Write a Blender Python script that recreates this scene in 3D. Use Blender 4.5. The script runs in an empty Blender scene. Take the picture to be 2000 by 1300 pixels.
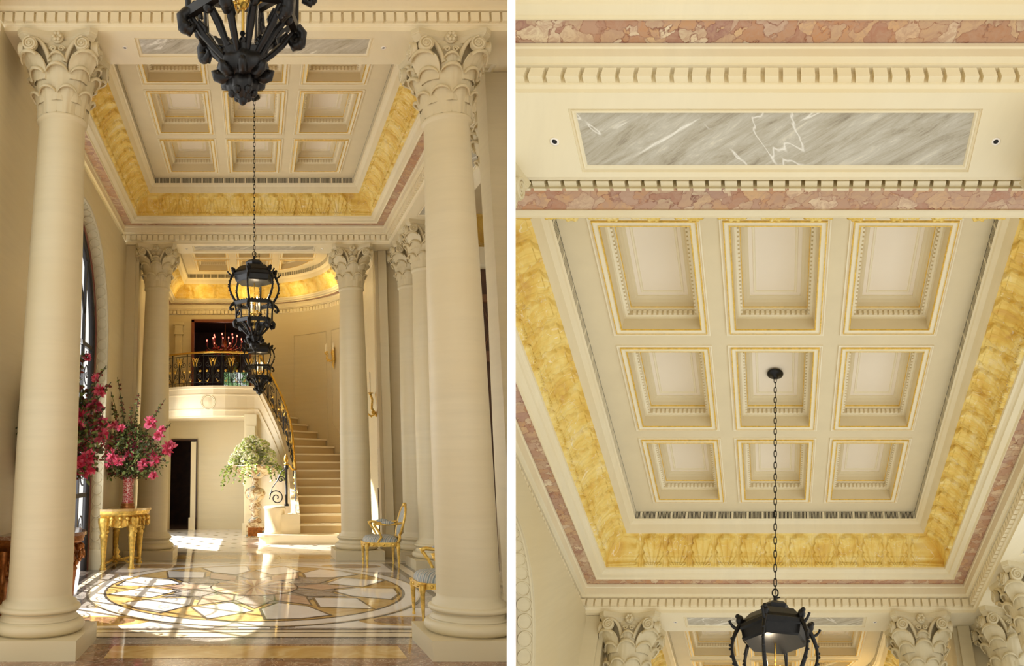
import bpy, bmesh, math, random
from mathutils import Vector, Matrix, noise
random.seed(7)
PI = math.pi
sin, cos = math.sin, math.cos

# ---------------------------------------------------------------- camera, world, sun, exposure
F_PX = 1500.0
PITCH = 0.176
sc = bpy.context.scene
cd = bpy.data.cameras.new('camera'); cam = bpy.data.objects.new('camera', cd)
sc.collection.objects.link(cam); sc.camera = cam
cd.sensor_width = 36.0; cd.lens = F_PX / 2000 * 36; cd.clip_start = 0.05; cd.clip_end = 300
cam.location = (0, 0, 1.6); cam.rotation_euler = (PI / 2 + PITCH, 0, 0)
sc.view_settings.view_transform = 'Standard'; sc.view_settings.look = 'None'
sc.view_settings.gamma = 1.0; sc.view_settings.use_curve_mapping = False
sc.view_settings.exposure = 0.0
sc.cycles.max_bounces = 10; sc.cycles.diffuse_bounces = 6; sc.cycles.glossy_bounces = 4
sc.cycles.use_denoising = True
w_ = bpy.data.worlds.new('world'); sc.world = w_; w_.use_nodes = True
w_.node_tree.nodes['Background'].inputs[0].default_value = (1.0, 0.985, 0.935, 1)
w_.node_tree.nodes['Background'].inputs[1].default_value = 1.15

def lamp(kind, name, loc, energy, color, rot=None, size=1, sy=None, target=None):
    l = bpy.data.lights.new(name, kind); o = bpy.data.objects.new(name, l); sc.collection.objects.link(o)
    l.energy = energy; l.color = color; o.location = loc
    if kind == 'AREA':
        l.size = size
        if sy: l.shape = 'RECTANGLE'; l.size_y = sy
    elif kind == 'SUN': l.angle = size
    else: l.shadow_soft_size = size
    if target is not None: o.rotation_euler = (Vector(target) - Vector(loc)).to_track_quat('-Z', 'Y').to_euler()
    elif rot: o.rotation_euler = rot
    return o

# ---------------------------------------------------------------- the two halls' frames
class Side:
    def __init__(s, cx, ph, v0, h, lo, hi):
        s.a = (cx - 1000) / F_PX; s.ph = ph; s.v0 = v0; s.h = h; s.lo = lo; s.hi = hi
        o = s.raw(0, 0, 0); self_cols = [s.raw(1, 0, 0) - o, s.raw(0, 1, 0) - o, s.raw(0, 0, 1) - o]
        s.off = o; s.M = Matrix(self_cols).transposed()
    def raw(s, u, v, w):
        v -= s.v0; w -= s.h
        Y = v * cos(s.ph) + w * sin(s.ph); Z = w * cos(s.ph) - v * sin(s.ph)
        X = u + s.a * Y
        return Vector((X, Y * cos(PITCH) - Z * sin(PITCH), Y * sin(PITCH) + Z * cos(PITCH) + 1.6))
    def pt(s, p): return s.off + s.M @ Vector(p)
LEFT = Side(496.6, 0.176, 0.0, 1.6, -1e9, -0.0140)
RIGHT = Side(1514.1, 0.729, 4.401, 1.927, 0.0100, 1e9)
SIDE = LEFT
sd_ = LEFT.M @ Vector((.54, -.40, -1.0))
lamp('SUN', 'sun', (-20, 20, 20), 14.0, (1.0, 0.95, 0.86), size=0.009, target=tuple(Vector((-20, 20, 20)) + sd_))

def lt(u, v, w): return LEFT.pt((u, v, w))
def larea(name, p, e, col, size, sy, tgt):
    return lamp('AREA', name, lt(*p), e, col, size=size, sy=sy, target=lt(*tgt))
# daylight of the hall's side windows; the hall fill and stair spot are added
WARM = (1.0, 0.96, 0.85)
larea('window_daylight', (-3.3, 11.0, 2.6), 160, (0.95, 0.97, 1.0), 3.4, 4.0, (3, 11, 1.5))
larea('hall_fill', (-0.6, -3.0, 4.2), 60, WARM, 4.0, 4.0, (0, 12, 3.4))  # added fill lamp behind the camera, brightens the hall from the front
larea('stair_daylight', (-3.1, 18.5, 2.0), 95, (1.0, 0.97, 0.92), 2.2, 2.8, (1.5, 18.0, 1.2))
sp_ = lamp('SPOT', 'stair_fill_spot', lt(-3.8, 18.4, 3.3), 8000, (1.0, 0.96, 0.88), size=.05, target=lt(1.75, 17.5, .30)); sp_.data.spot_size = .40; sp_.data.spot_blend = .15  # added spot standing in for sunlight on the lower steps

# ---------------------------------------------------------------- materials
MATS = {}
class NT:
    def __init__(s, name):
        s.m = bpy.data.materials.new(name); s.m.use_nodes = True; s.t = s.m.node_tree; s.n = s.t.nodes
        s.b = s.n['Principled BSDF']; s.co = None
    def new(s, typ, **k):
        n = s.n.new(typ)
        for a, v in k.items(): setattr(n, a, v)
        return n
    def link(s, a, b): s.t.links.new(a, b)
    def coord(s, scale=(1, 1, 1), rot=(0, 0, 0)):
        tc = s.new('ShaderNodeTexCoord'); mp = s.new('ShaderNodeMapping')
        s.link(tc.outputs['Object'], mp.inputs[0]); mp.inputs['Scale'].default_value = scale; mp.inputs['Rotation'].default_value = rot
        return mp.outputs[0]
    def noise(s, co, scale, detail=4, dist=0.0, rough=0.6):
        n = s.new('ShaderNodeTexNoise'); s.link(co, n.inputs['Vector'])
        n.inputs['Scale'].default_value = scale; n.inputs['Detail'].default_value = detail
        n.inputs['Distortion'].default_value = dist; n.inputs['Roughness'].default_value = rough
        return n.outputs['Fac']
    def ramp(s, f, pts, interp='LINEAR'):
        r = s.new('ShaderNodeValToRGB'); s.link(f, r.inputs[0]); cr = r.color_ramp; cr.interpolation = interp
        while len(cr.elements) < len(pts): cr.elements.new(0.5)
        for e, (p, c) in zip(cr.elements, pts): e.position = p; e.color = (*c, 1) if len(c) == 3 else c
        return r.outputs[0]
    def mix(s, f, a, b, mode='MIX'):
        m = s.new('ShaderNodeMixRGB', blend_type=mode)
        for i, x in ((0, f), (1, a), (2, b)):
            if hasattr(x, 'links'): s.link(x, m.inputs[i])
            else: m.inputs[i].default_value = x if i == 0 else (*x, 1)
        return m.outputs[0]
    def bump(s, f, strength=0.2, dist=0.01):
        b = s.new('ShaderNodeBump'); s.link(f, b.inputs['Height']); b.inputs['Strength'].default_value = strength
        b.inputs['Distance'].default_value = dist; s.link(b.outputs[0], s.b.inputs['Normal'])
    def done(s, col, rough=0.5, metal=0.0, key=None):
        if hasattr(col, 'links'): s.link(col, s.b.inputs['Base Color'])
        else: s.b.inputs['Base Color'].default_value = (*col, 1)
        s.b.inputs['Roughness'].default_value = rough; s.b.inputs['Metallic'].default_value = metal
        MATS[key or s.m.name] = s.m; return s.m
def srgb(r, g, b):
    f = lambda c: (c / 255 / 12.92) if c <= 10 else ((c / 255 + 0.055) / 1.055) ** 2.4
    return (f(r), f(g), f(b))
def mstone(name, base, var=0.05, rough=0.55, streak=(0.6, 0.6, 9.0), gain=1.0):
    t = NT(name); co = t.coord(streak)
    f = t.noise(co, 1.6, 5, 0.6); g = t.noise(t.coord((1, 1, 1)), 0.7, 3)
    d = tuple(c * (1 - 2 * var) for c in base); l = tuple(min(1, c * (1 + var)) for c in base)
    c1 = t.ramp(f, [(0.3, d), (0.62, base), (0.85, l)])
    c2 = t.mix(t.ramp(g, [(0.35, (0, 0, 0)), (0.7, (1, 1, 1))]), c1, tuple(c * f2 for c, f2 in zip(base, (0.97, 0.93, 0.85))))
    t.done(c2, rough)
def mplain(name, base, rough=0.5, metal=0.0, var=0.08, scale=8):
    t = NT(name); f = t.noise(t.coord(), scale, 3)
    t.done(t.ramp(f, [(0.3, tuple(c * (1 - var) for c in base)), (0.7, tuple(min(1, c * (1 + var)) for c in base))]), rough, metal)
def memit(name, base, e):
    t = NT(name); t.done(base, 0.6); t.b.inputs['Emission Color'].default_value = (*base, 1); t.b.inputs['Emission Strength'].default_value = e

mstone('limestone', srgb(212, 200, 165), 0.035, 0.5)
mstone('limestone_pale', srgb(234, 223, 190), 0.03, 0.5, (6.0, 1.0, 1.0))
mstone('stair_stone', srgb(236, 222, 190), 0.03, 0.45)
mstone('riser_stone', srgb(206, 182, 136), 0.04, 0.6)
mplain('plaster_white', srgb(244, 236, 222), 0.6, var=0.02)
mplain('coffer_tan', srgb(222, 208, 172), 0.7, var=0.03, scale=3)
mplain('coffer_cream', srgb(236, 226, 196), 0.6, var=0.02)
mplain('coffer_panel', srgb(238, 227, 206), 0.6, var=0.015, scale=2)
mplain('coffer_shadow_gap', srgb(150, 130, 95), 0.8)
mplain('divider_white', (0.98, 0.98, 0.98), 0.8, var=0.0)
mplain('gilt_line', srgb(224, 186, 84), 0.4, 0.25, 0.2, 30)
mplain('gilt', srgb(224, 186, 92), 0.34, 0.6, 0.3, 25)
mplain('gilt_dark', srgb(150, 92, 40), 0.4, 0.6, 0.4, 25)
mplain('brass', srgb(212, 170, 78), 0.25, 0.9, 0.1, 10)
mplain('bronze', (0.005, 0.004, 0.003), 0.36, 0.0, 0.5, 30); MATS['bronze'].node_tree.nodes['Principled BSDF'].inputs['Specular IOR Level'].default_value = 0.3
mplain('iron', (0.03, 0.028, 0.026), 0.45, 0.5, 0.3, 30)
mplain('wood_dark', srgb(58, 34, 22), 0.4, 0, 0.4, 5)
mplain('wood_brown', srgb(120, 80, 45), 0.5, 0, 0.3, 5)
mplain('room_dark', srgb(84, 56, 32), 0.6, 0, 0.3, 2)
mplain('vent_dark', srgb(20, 18, 20), 0.8)
mplain('window_frame', srgb(34, 30, 30), 0.4, 0.2)
mplain('window_wood', srgb(120, 62, 38), 0.5)
mplain('candle_wax', srgb(248, 240, 220), 0.5)
memit('flame', (1.0, 0.72, 0.36), 14)
memit('flame_red', (1.0, 0.16, 0.10), 5)
mplain('crystal_red', srgb(140, 20, 18), 0.1, 0.2, 0.4)
mplain('leaf', srgb(112, 128, 62), 0.55, 0, 0.45, 12)
mplain('leaf_dark', srgb(78, 84, 46), 0.55, 0, 0.5, 12)
mplain('leaf_red', srgb(120, 56, 44), 0.55, 0, 0.5, 12)
mplain('leaf_lime', srgb(176, 200, 96), 0.55, 0, 0.3, 12)
mplain('petal_pink', srgb(232, 110, 138), 0.5, 0, 0.25, 14)
mplain('petal_deep', srgb(204, 56, 90), 0.5, 0, 0.3, 14)
mplain('petal_white', srgb(248, 250, 218), 0.5, 0, 0.12, 14)
mplain('petal_green', srgb(212, 232, 140), 0.5, 0, 0.2, 14)
mplain('outdoor_green', srgb(70, 100, 40), 0.7, 0, 0.6, 2)
# floor marbles
def mmarble(name, a, b, c, scale, rough=0.07, dist=1.2, rot=0.0, stretch=(1, 1, 1), veins=None, co2=None):
    t = NT(name); co = t.coord(stretch, (0, 0, rot))
    f = t.noise(co, scale, 8, dist); col = t.ramp(f, [(0.25, a), (0.5, b), (0.75, c)])
    if veins:
        g = t.noise(t.coord(stretch, (0, 0, rot + 0.2)), scale * 1.4, 3, 2.5)
        m = t.ramp(g, [(0.485, (0, 0, 0)), (0.5, (1, 1, 1)), (0.515, (0, 0, 0))]); col = t.mix(m, col, veins)
    t.done(col, rough); return t
mmarble('floor_white', srgb(232, 226, 216), srgb(243, 238, 230), srgb(248, 246, 242), 2)
mmarble('floor_cream', srgb(214, 198, 168), srgb(228, 214, 186), srgb(236, 226, 204), 2)
mmarble('floor_grey', srgb(120, 114, 108), srgb(154, 146, 138), srgb(184, 176, 166), 3, veins=srgb(205, 200, 190))
mmarble('floor_dark', srgb(62, 56, 52), srgb(88, 80, 74), srgb(112, 102, 92), 4)
mmarble('floor_brown', srgb(108, 76, 58), srgb(142, 106, 82), srgb(170, 140, 110), 3.5, veins=srgb(205, 190, 165))
mmarble('floor_yellow', srgb(176, 134, 70), srgb(206, 172, 108), srgb(226, 204, 156), 2.2, dist=2.0)
mmarble('floor_rose', srgb(176, 140, 116), srgb(200, 168, 144), srgb(216, 192, 170), 3)
# grey streaked marble of the soffit panels
t = NT('grey_marble'); co = t.coord((1.0, 1.0, 1.0), (0, 0, 0.62)); mp2 = t.new('ShaderNodeMapping')
t.link(co, mp2.inputs[0]); mp2.inputs['Scale'].default_value = (1.3, 7.0, 1.0)
f = t.noise(mp2.outputs[0], 1.8, 12, 0.5, 0.78); col = t.ramp(f, [(0.30, srgb(120, 108, 88)), (0.44, srgb(172, 163, 140)), (0.56, srgb(190, 184, 166)), (0.70, srgb(222, 214, 190)), (0.8, srgb(196, 190, 172))])
mp3 = t.new('ShaderNodeMapping'); t.link(co, mp3.inputs[0]); mp3.inputs['Scale'].default_value = (.5, 3.2, 1.0); g = t.noise(mp3.outputs[0], 1.5, 5, 0.35, 0.5); v = t.ramp(g, [(0.60, (0, 0, 0)), (0.63, (.9, .9, .9)), (0.65, (.3, .3, .3)), (0.67, (0, 0, 0))]); col = t.mix(v, col, srgb(240, 236, 222))
mp4 = t.new('ShaderNodeMapping'); t.link(t.coord((1, 1, 1), (0, 0, -.75)), mp4.inputs[0]); mp4.inputs['Scale'].default_value = (.4, 2.4, 1.0); g = t.noise(mp4.outputs[0], 1.3, 4, 0.3, 0.5); v = t.ramp(g, [(0.395, (0, 0, 0)), (0.402, (.8, .8, .8)), (0.409, (0, 0, 0))]); col = t.mix(v, col, srgb(242, 238, 226)); t.done(col, 0.3)
# breccia
t = NT('breccia'); co = t.coord((1, 1, 1)); nz = t.new('ShaderNodeTexNoise'); t.link(co, nz.inputs['Vector']); nz.inputs['Scale'].default_value = 7; nz.inputs['Detail'].default_value = 8
mx = t.new('ShaderNodeMixRGB'); mx.inputs[0].default_value = 0.22; t.link(co, mx.inputs[1]); t.link(nz.outputs['Color'], mx.inputs[2])
vo = t.new('ShaderNodeTexVoronoi'); t.link(mx.outputs[0], vo.inputs['Vector']); vo.inputs['Scale'].default_value = 11
ve = t.new('ShaderNodeTexVoronoi', feature='DISTANCE_TO_EDGE'); t.link(mx.outputs[0], ve.inputs['Vector']); ve.inputs['Scale'].default_value = 11
sep = t.new('ShaderNodeSeparateColor'); t.link(vo.outputs['Color'], sep.inputs[0])
col = t.ramp(sep.outputs[0], [(0.0, srgb(158, 116, 104)), (0.25, srgb(190, 142, 100)), (0.42, srgb(216, 186, 140)), (0.6, srgb(170, 134, 120)), (0.75, srgb(232, 216, 182)), (0.9, srgb(196, 172, 140))])
col = t.mix(t.ramp(ve.outputs[0], [(0.0, (1, 1, 1)), (0.05, (0, 0, 0))]), col, srgb(120, 62, 44))
big = t.noise(co, 1.3, 3); col = t.mix(t.ramp(big, [(0.4, (0, 0, 0)), (0.7, (0.5, 0.5, 0.5))]), col, srgb(200, 140, 92)); fn_ = t.noise(co, 14, 8, 1.0, .75); col = t.mix(t.ramp(fn_, [(0.42, (.75, .75, .75)), (0.58, (0, 0, 0))]), col, srgb(184, 148, 122)); t.done(col, 0.35)
# siena cove
t = NT('siena'); f = t.noise(t.coord(), 2.2, 8, 1.5); col = t.ramp(f, [(0.25, srgb(208, 164, 78)), (0.42, srgb(228, 192, 90)), (0.58, srgb(238, 212, 124)), (0.78, srgb(238, 222, 178))])
g = t.noise(t.coord(), 1.5, 2, 3); v = t.ramp(g, [(0.495, (0, 0, 0)), (0.5, (1, 1, 1)), (0.505, (0, 0, 0))]); col = t.mix(v, col, srgb(246, 232, 196)); t.done(col, 0.5)
# upholstery, red vase, tapestry
t = NT('upholstery'); wv = t.new('ShaderNodeTexWave'); t.link(t.coord((1, 1, 1), (0, 0, 0.3)), wv.inputs['Vector']); wv.inputs['Scale'].default_value = 5; wv.inputs['Distortion'].default_value = 3.0
t.done(t.ramp(wv.outputs['Fac'], [(0.1, srgb(128, 142, 146)), (0.45, srgb(208, 206, 190)), (0.9, srgb(158, 156, 150))]), 0.6)
t = NT('red_glaze'); wv = t.new('ShaderNodeTexVoronoi', feature='DISTANCE_TO_EDGE'); t.link(t.coord((1, 1, 1)), wv.inputs['Vector']); wv.inputs['Scale'].default_value = 26
t.done(t.ramp(wv.outputs['Distance'], [(0.0, srgb(222, 190, 170)), (0.12, srgb(164, 52, 52))]), 0.2)
t = NT('maiolica'); nz = t.noise(t.coord((1, 1, 1)), 5, 2, .6)
t.done(t.ramp(nz, [(0.36, srgb(226, 214, 186)), (0.46, srgb(214, 196, 156)), (0.50, srgb(138, 98, 52)), (0.56, srgb(222, 208, 176)), (0.64, srgb(104, 122, 130))]), 0.25)
t = NT('print_marble'); nz = t.noise(t.coord((1, 1, 1)), 7, 6, 2.0)
t.done(t.ramp(nz, [(0.4, srgb(236, 230, 216)), (0.52, srgb(170, 160, 144)), (0.6, srgb(240, 234, 222))]), 0.4)
t = NT('glass'); t.done((0.9, 0.97, 1.0), 0.03); tr_ = t.new('ShaderNodeBsdfTransparent'); gl_ = t.new('ShaderNodeBsdfGlossy'); gl_.inputs['Roughness'].default_value = .03; ms_ = t.new('ShaderNodeMixShader'); ms_.inputs[0].default_value = .06
t.link(tr_.outputs[0], ms_.inputs[1]); t.link(gl_.outputs[0], ms_.inputs[2]); t.link(ms_.outputs[0], t.n['Material Output'].inputs[0]); t.n.remove(t.b)
t = NT('stained_glass'); vo = t.new('ShaderNodeTexVoronoi'); t.link(t.coord(), vo.inputs['Vector']); vo.inputs['Scale'].default_value = 5; sep = t.new('ShaderNodeSeparateColor'); t.link(vo.outputs['Color'], sep.inputs[0])
col = t.ramp(sep.outputs[0], [(0, srgb(60, 120, 60)), (0.5, srgb(150, 190, 130)), (0.7, srgb(235, 245, 240))]); t.done(col, 0.2)
t.link(col, t.b.inputs['Emission Color']); t.b.inputs['Emission Strength'].default_value = 0.7

# ---------------------------------------------------------------- mesh helpers
def link(o): sc.collection.objects.link(o); return o
class MB:
    def __init__(s): s.v = []; s.f = []; s.mi = []; s.sm = []
    def add(s, vs, fs, m=0, smooth=False):
        b = len(s.v); s.v += [tuple(p) for p in vs]
        for f in fs: s.f.append([i + b for i in f]); s.mi.append(m); s.sm.append(smooth)
        return s
    def quad(s, a, b, c, d, m=0): return s.add([a, b, c, d], [(0, 1, 2, 3)], m)
    def box(s, x0, x1, y0, y1, z0, z1, m=0):
        return s.add([(x0, y0, z0), (x1, y0, z0), (x1, y1, z0), (x0, y1, z0), (x0, y0, z1), (x1, y0, z1), (x1, y1, z1), (x0, y1, z1)],
                     [(0, 3, 2, 1), (4, 5, 6, 7), (0, 1, 5, 4), (1, 2, 6, 5), (2, 3, 7, 6), (3, 0, 4, 7)], m)
    def obox(s, c, ax, ay, az, m=0):
        c = Vector(c); ax, ay, az = Vector(ax), Vector(ay), Vector(az)
        vs = [c + ax * i + ay * j + az * k for k in (-1, 1) for i, j in ((-1, -1), (1, -1), (1, 1), (-1, 1))]
        return s.add(vs, [(0, 3, 2, 1), (4, 5, 6, 7), (0, 1, 5, 4), (1, 2, 6, 5), (2, 3, 7, 6), (3, 0, 4, 7)], m)
    def poly(s, pts, z0, z1, m=0, ms=None):
        n = len(pts); vs = [(x, y, z0) for x, y in pts] + [(x, y, z1) for x, y in pts]
        s.add(vs, [tuple(range(n))[::-1], tuple(range(n, 2 * n))], m)
        return s.add(vs, [(i, (i + 1) % n, n + (i + 1) % n, n + i) for i in range(n)], m if ms is None else ms)
    def flat(s, pts, z, m=0): return s.add([(x, y, z) for x, y in pts], [tuple(range(len(pts)))], m)
    def lathe(s, prof, n=24, c=(0, 0, 0), m=0, smooth=True, cap=True, flute=None):
        vs = []
        for r, z in prof:
            for i in range(n):
                a = 2 * PI * i / n; rr = r * (flute(a, z) if flute else 1)
                vs.append((c[0] + rr * cos(a), c[1] + rr * sin(a), c[2] + z))
        fs = [(k * n + i, k * n + (i + 1) % n, (k + 1) * n + (i + 1) % n, (k + 1) * n + i) for k in range(len(prof) - 1) for i in range(n)]
        s.add(vs, fs, m, smooth)
        if cap:
            s.add(vs[:n], [tuple(range(n))[::-1]], m); s.add(vs[-n:], [tuple(range(n))], m)
        return s
    def tube(s, pts, r, n=6, m=0, closed=False, smooth=True, flat=None):
        P = [Vector(p) for p in pts]; k = len(P); R = r if hasattr(r, '__len__') else [r] * k
        vs = []; up = None
        for i, p in enumerate(P):
            if closed: d = P[(i + 1) % k] - P[i - 1]
            else: d = P[min(i + 1, k - 1)] - P[max(i - 1, 0)]
            if d.length < 1e-9: d = Vector((0, 0, 1))
            d.normalize()
            if up is None:
                up = Vector((0, 0, 1)) if abs(d.z) < 0.9 else Vector((1, 0, 0))
            x = d.cross(up)
            if x.length < 1e-4: x = d.cross(Vector((0.3, 0.7, 0.2)))
            x.normalize(); y = x.cross(d).normalized(); up = y
            for j in range(n):
                a = 2 * PI * j / n; vs.append(p + x * (cos(a) * R[i]) + y * (sin(a) * R[i] * (flat or 1)))
        fs = []
        for i in range(k if closed else k - 1):
            a, b = i * n, ((i + 1) % k) * n
            fs += [(a + j, a + (j + 1) % n, b + (j + 1) % n, b + j) for j in range(n)]
        s.add(vs, fs, m, smooth)
        if not closed: s.add(vs[:n], [tuple(range(n))[::-1]], m); s.add(vs[-n:], [tuple(range(n))], m)
        return s
    def ball(s, c, r, m=0, n=10, k=7, sq=(1, 1, 1)):
        vs = [(c[0], c[1], c[2] - r * sq[2])]
        for i in range(1, k):
            a = PI * i / k
            for j in range(n): b = 2 * PI * j / n; vs.append((c[0] + r * sq[0] * sin(a) * cos(b), c[1] + r * sq[1] * sin(a) * sin(b), c[2] - r * sq[2] * cos(a)))
        vs.append((c[0], c[1], c[2] + r * sq[2])); L = len(vs) - 1
        fs = [(0, 1 + (j + 1) % n, 1 + j) for j in range(n)]
        for i in range(k - 2): fs += [(1 + i * n + j, 1 + i * n + (j + 1) % n, 1 + (i + 1) * n + (j + 1) % n, 1 + (i + 1) * n + j) for j in range(n)]
        fs += [(1 + (k - 2) * n + j, 1 + (k - 2) * n + (j + 1) % n, L) for j in range(n)]
        return s.add(vs, fs, m, True)
    def grid(s, P, m=0, smooth=True, wrap=False):
        nr = len(P); nc = len(P[0]); vs = [p for row in P for p in row]
        fs = [(i * nc + j, i * nc + (j + 1) % nc, (i + 1) * nc + (j + 1) % nc, (i + 1) * nc + j) for i in range(nr - 1) for j in range(nc if wrap else nc - 1)]
        return s.add(vs, fs, m, smooth)
    def merge(s, o, off=(0, 0, 0), rz=0.0, sc_=1.0, m=None):
        c, n_ = cos(rz), sin(rz); b = len(s.v)
        s.v += [(off[0] + sc_ * (x * c - y * n_), off[1] + sc_ * (x * n_ + y * c), off[2] + sc_ * z) for x, y, z in o.v]
        s.f += [[i + b for i in f] for f in o.f]; s.mi += [m if m is not None else q for q in o.mi]; s.sm += o.sm
        return s
    def build(s, name, mats, parent=None, at=(0, 0, 0), kind=None, recalc=True, label=None):
        me = bpy.data.meshes.new(name); M = SIDE.M
        me.from_pydata([M @ Vector(p) for p in s.v], [], s.f)
        for mm in (mats if isinstance(mats, (list, tuple)) else [mats]): me.materials.append(MATS[mm])
        me.polygons.foreach_set('material_index', s.mi); me.polygons.foreach_set('use_smooth', s.sm)
        if recalc:
            bm = bmesh.new(); bm.from_mesh(me); bmesh.ops.recalc_face_normals(bm, faces=bm.faces); bm.to_mesh(me); bm.free()
        me.update()
        o = link(bpy.data.objects.new(name, me))
        if parent: o.parent = parent; o.location = M @ Vector(at)
        else: o.location = SIDE.pt(at)
        o['side'] = 0 if SIDE is LEFT else 1
        if kind: o['kind'] = kind
        if label: o['label'] = label
        return o
def thing(name, label, cat, at, group=None, kind=None):
    o = link(bpy.data.objects.new(name, None)); o.empty_display_size = 0.1; o.location = SIDE.pt(at); o['side'] = 0 if SIDE is LEFT else 1
    if kind: o['kind'] = kind
    else: o['label'] = label; o['category'] = cat
    if group: o['group'] = group
    return o
def tag(o, label, cat, group=None):
    o['label'] = label; o['category'] = cat
    if group: o['group'] = group
    return o
def copy_tree(o, at=None, label=None, group=None, parent=None):
    c = o.copy(); link(c)
    if parent: c.parent = parent
    if at is not None: c.location = SIDE.pt(at)
    if label: c['label'] = label
    if group: c['group'] = group
    for ch in list(o.children): copy_tree(ch, parent=c)
    return c
def spiral(c, r0, r1, turns, a0=0.0, n=26, plane='xz', sgn=1):
    out = []
    for i in range(n + 1):
        t = i / n; r = r0 + (r1 - r0) * t; a = a0 + sgn * turns * 2 * PI * t
        x, y = r * cos(a), r * sin(a)
        out.append((c[0] + x, c[1], c[2] + y) if plane == 'xz' else (c[0], c[1] + x, c[2] + y))
    return out

# closed path with mitred outward offset (path given counter-clockwise, d > 0 goes outward)
def closed_path(pts, step=None):
    if step:
        q = []
        for i, p in enumerate(pts):
            r = pts[(i + 1) % len(pts)]; L = math.dist(p, r); n = max(1, int(round(L / step)))
            q += [(p[0] + (r[0] - p[0]) * k / n, p[1] + (r[1] - p[1]) * k / n) for k in range(n)]
        pts = q
    n = len(pts); mit = []
    for i in range(n):
        a, b, c = Vector(pts[i - 1]), Vector(pts[i]), Vector(pts[(i + 1) % n])
        d1 = (b - a).normalized(); d2 = (c - b).normalized()
        n1 = Vector((d1.y, -d1.x)); n2 = Vector((d2.y, -d2.x)); mm = (n1 + n2)
        mm = mm / mm.dot(n1) if mm.length > 1e-6 else n1
        mit.append(mm)
    return [Vector(p) for p in pts], mit
def ring(mb, path, prof, mats):
    pts, mit = path; n = len(pts)
    rows = [[(pts[i].x + mit[i].x * d, pts[i].y + mit[i].y * d, z) for i in range(n)] for d, z in prof]
    for k in range(len(prof) - 1):
        mb.add(rows[k] + rows[k + 1], [(i, (i + 1) % n, n + (i + 1) % n, n + i) for i in range(n)], mats[k])
def rect(u0, u1, v0, v1): return [(u0, v0), (u1, v0), (u1, v1), (u0, v1)]
def fill_holes(outer, holes, z, name, mat, parent=None, kind=None):
    bm = bmesh.new(); M = SIDE.M; ed = []
    for lp in [outer] + holes:
        vs = [bm.verts.new((x, y, z)) for x, y in lp]
        ed += [bm.edges.new((vs[i], vs[(i + 1) % len(vs)])) for i in range(len(vs))]
    bmesh.ops.triangle_fill(bm, use_beauty=True, use_dissolve=False, edges=ed, normal=(0, 0, -1))
    mb = MB(); bm.verts.index_update(); mb.add([v.co[:] for v in bm.verts], [[v.index for v in f.verts] for f in bm.faces], 0); bm.free()
    return mb.build(name, mat, parent, kind=kind)

# ---------------------------------------------------------------- dimensions (hall metres)
HU = 1.845                      # half width of the coffered field
W_FIELD, W_SOF = 6.95, 5.90
PITCH_BAY = 7.35
COLU, COLV = 1.90, (7.33, 14.68)

def dentil_teeth(mb, path, d0, d1, z0, z1, pitch=0.105, wd=0.080, m=0):
    pts, mit = path; n = len(pts); acc = 0.0
    for i in range(n):
        a = pts[i] + mit[i] * d0; b = pts[(i + 1) % n] + mit[(i + 1) % n] * d0; L = (b - a).length
        if L < 1e-6: continue
        d = (b - a) / L; nn = Vector((d.y, -d.x)); s = (pitch - acc) % pitch
        while s < L - 0.5 * wd or (L < pitch and s < L):
            c = a + d * s; mb.obox((c.x + nn.x * (d1 - d0) / 2, c.y + nn.y * (d1 - d0) / 2, (z0 + z1) / 2), (d.x * wd / 2, d.y * wd / 2, 0), (nn.x * (d1 - d0) / 2, nn.y * (d1 - d0) / 2, 0), (0, 0, (z1 - z0) / 2), m)
            s += pitch
        acc = (acc + L) % pitch

def relief(x, t):
    """acanthus leaf, x across one repeat (-.5 .. .5), t up the cove"""
    ax = abs(x); e = min(1, t / .03) * min(1, (1 - t) / .04)
    lobe = abs(sin(t * 4.2 * PI + .5)) ** .7; hw = (.33 + .13 * sin(PI * min(1, t * 1.1))) * (.80 + .20 * lobe) * (1 if t < .84 else max(.0, 1 - (t - .84) * 4.0))
    q = (hw - ax) / 0.022; ins = max(0.0, min(1.0, q)); ang = math.atan2(x * 0.33, t * 0.40 + 0.05)
    rib = min(1, abs(sin(ang * 11.0)) * 1.6); curl = 0.055 * max(0, (t - 0.62) / 0.38) ** 1.4 * max(0, 1 - (ax / 0.27) ** 2)
    mid = .010 * max(0, 1 - ax / .03)
    bx = .5 - ax; back = .014 * min(1, abs(sin(bx * 30)) * 2) * (1 if bx < .16 and t < .93 else 0)
    return e * (ins * (0.016 + 0.020 * rib + curl + .010 * lobe * min(1, ax / .2) + mid) + back * (1 - ins)) - .004 * (1 - ins)
COVE = [(0.37, 6.34), (0.365, 6.40), (0.335, 6.48), (0.285, 6.555), (0.22, 6.62), (0.16, 6.665), (0.11, 6.69)]
def cove_pt(t):
    x = t * (len(COVE) - 1); i = min(int(x), len(COVE) - 2); f = x - i
    a, b = COVE[i], COVE[i + 1]; tx, tz = b[0] - a[0], b[1] - a[1]; L = math.hypot(tx, tz)
    return a[0] + tx * f, a[1] + tz * f, tz / L, -tx / L
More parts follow.
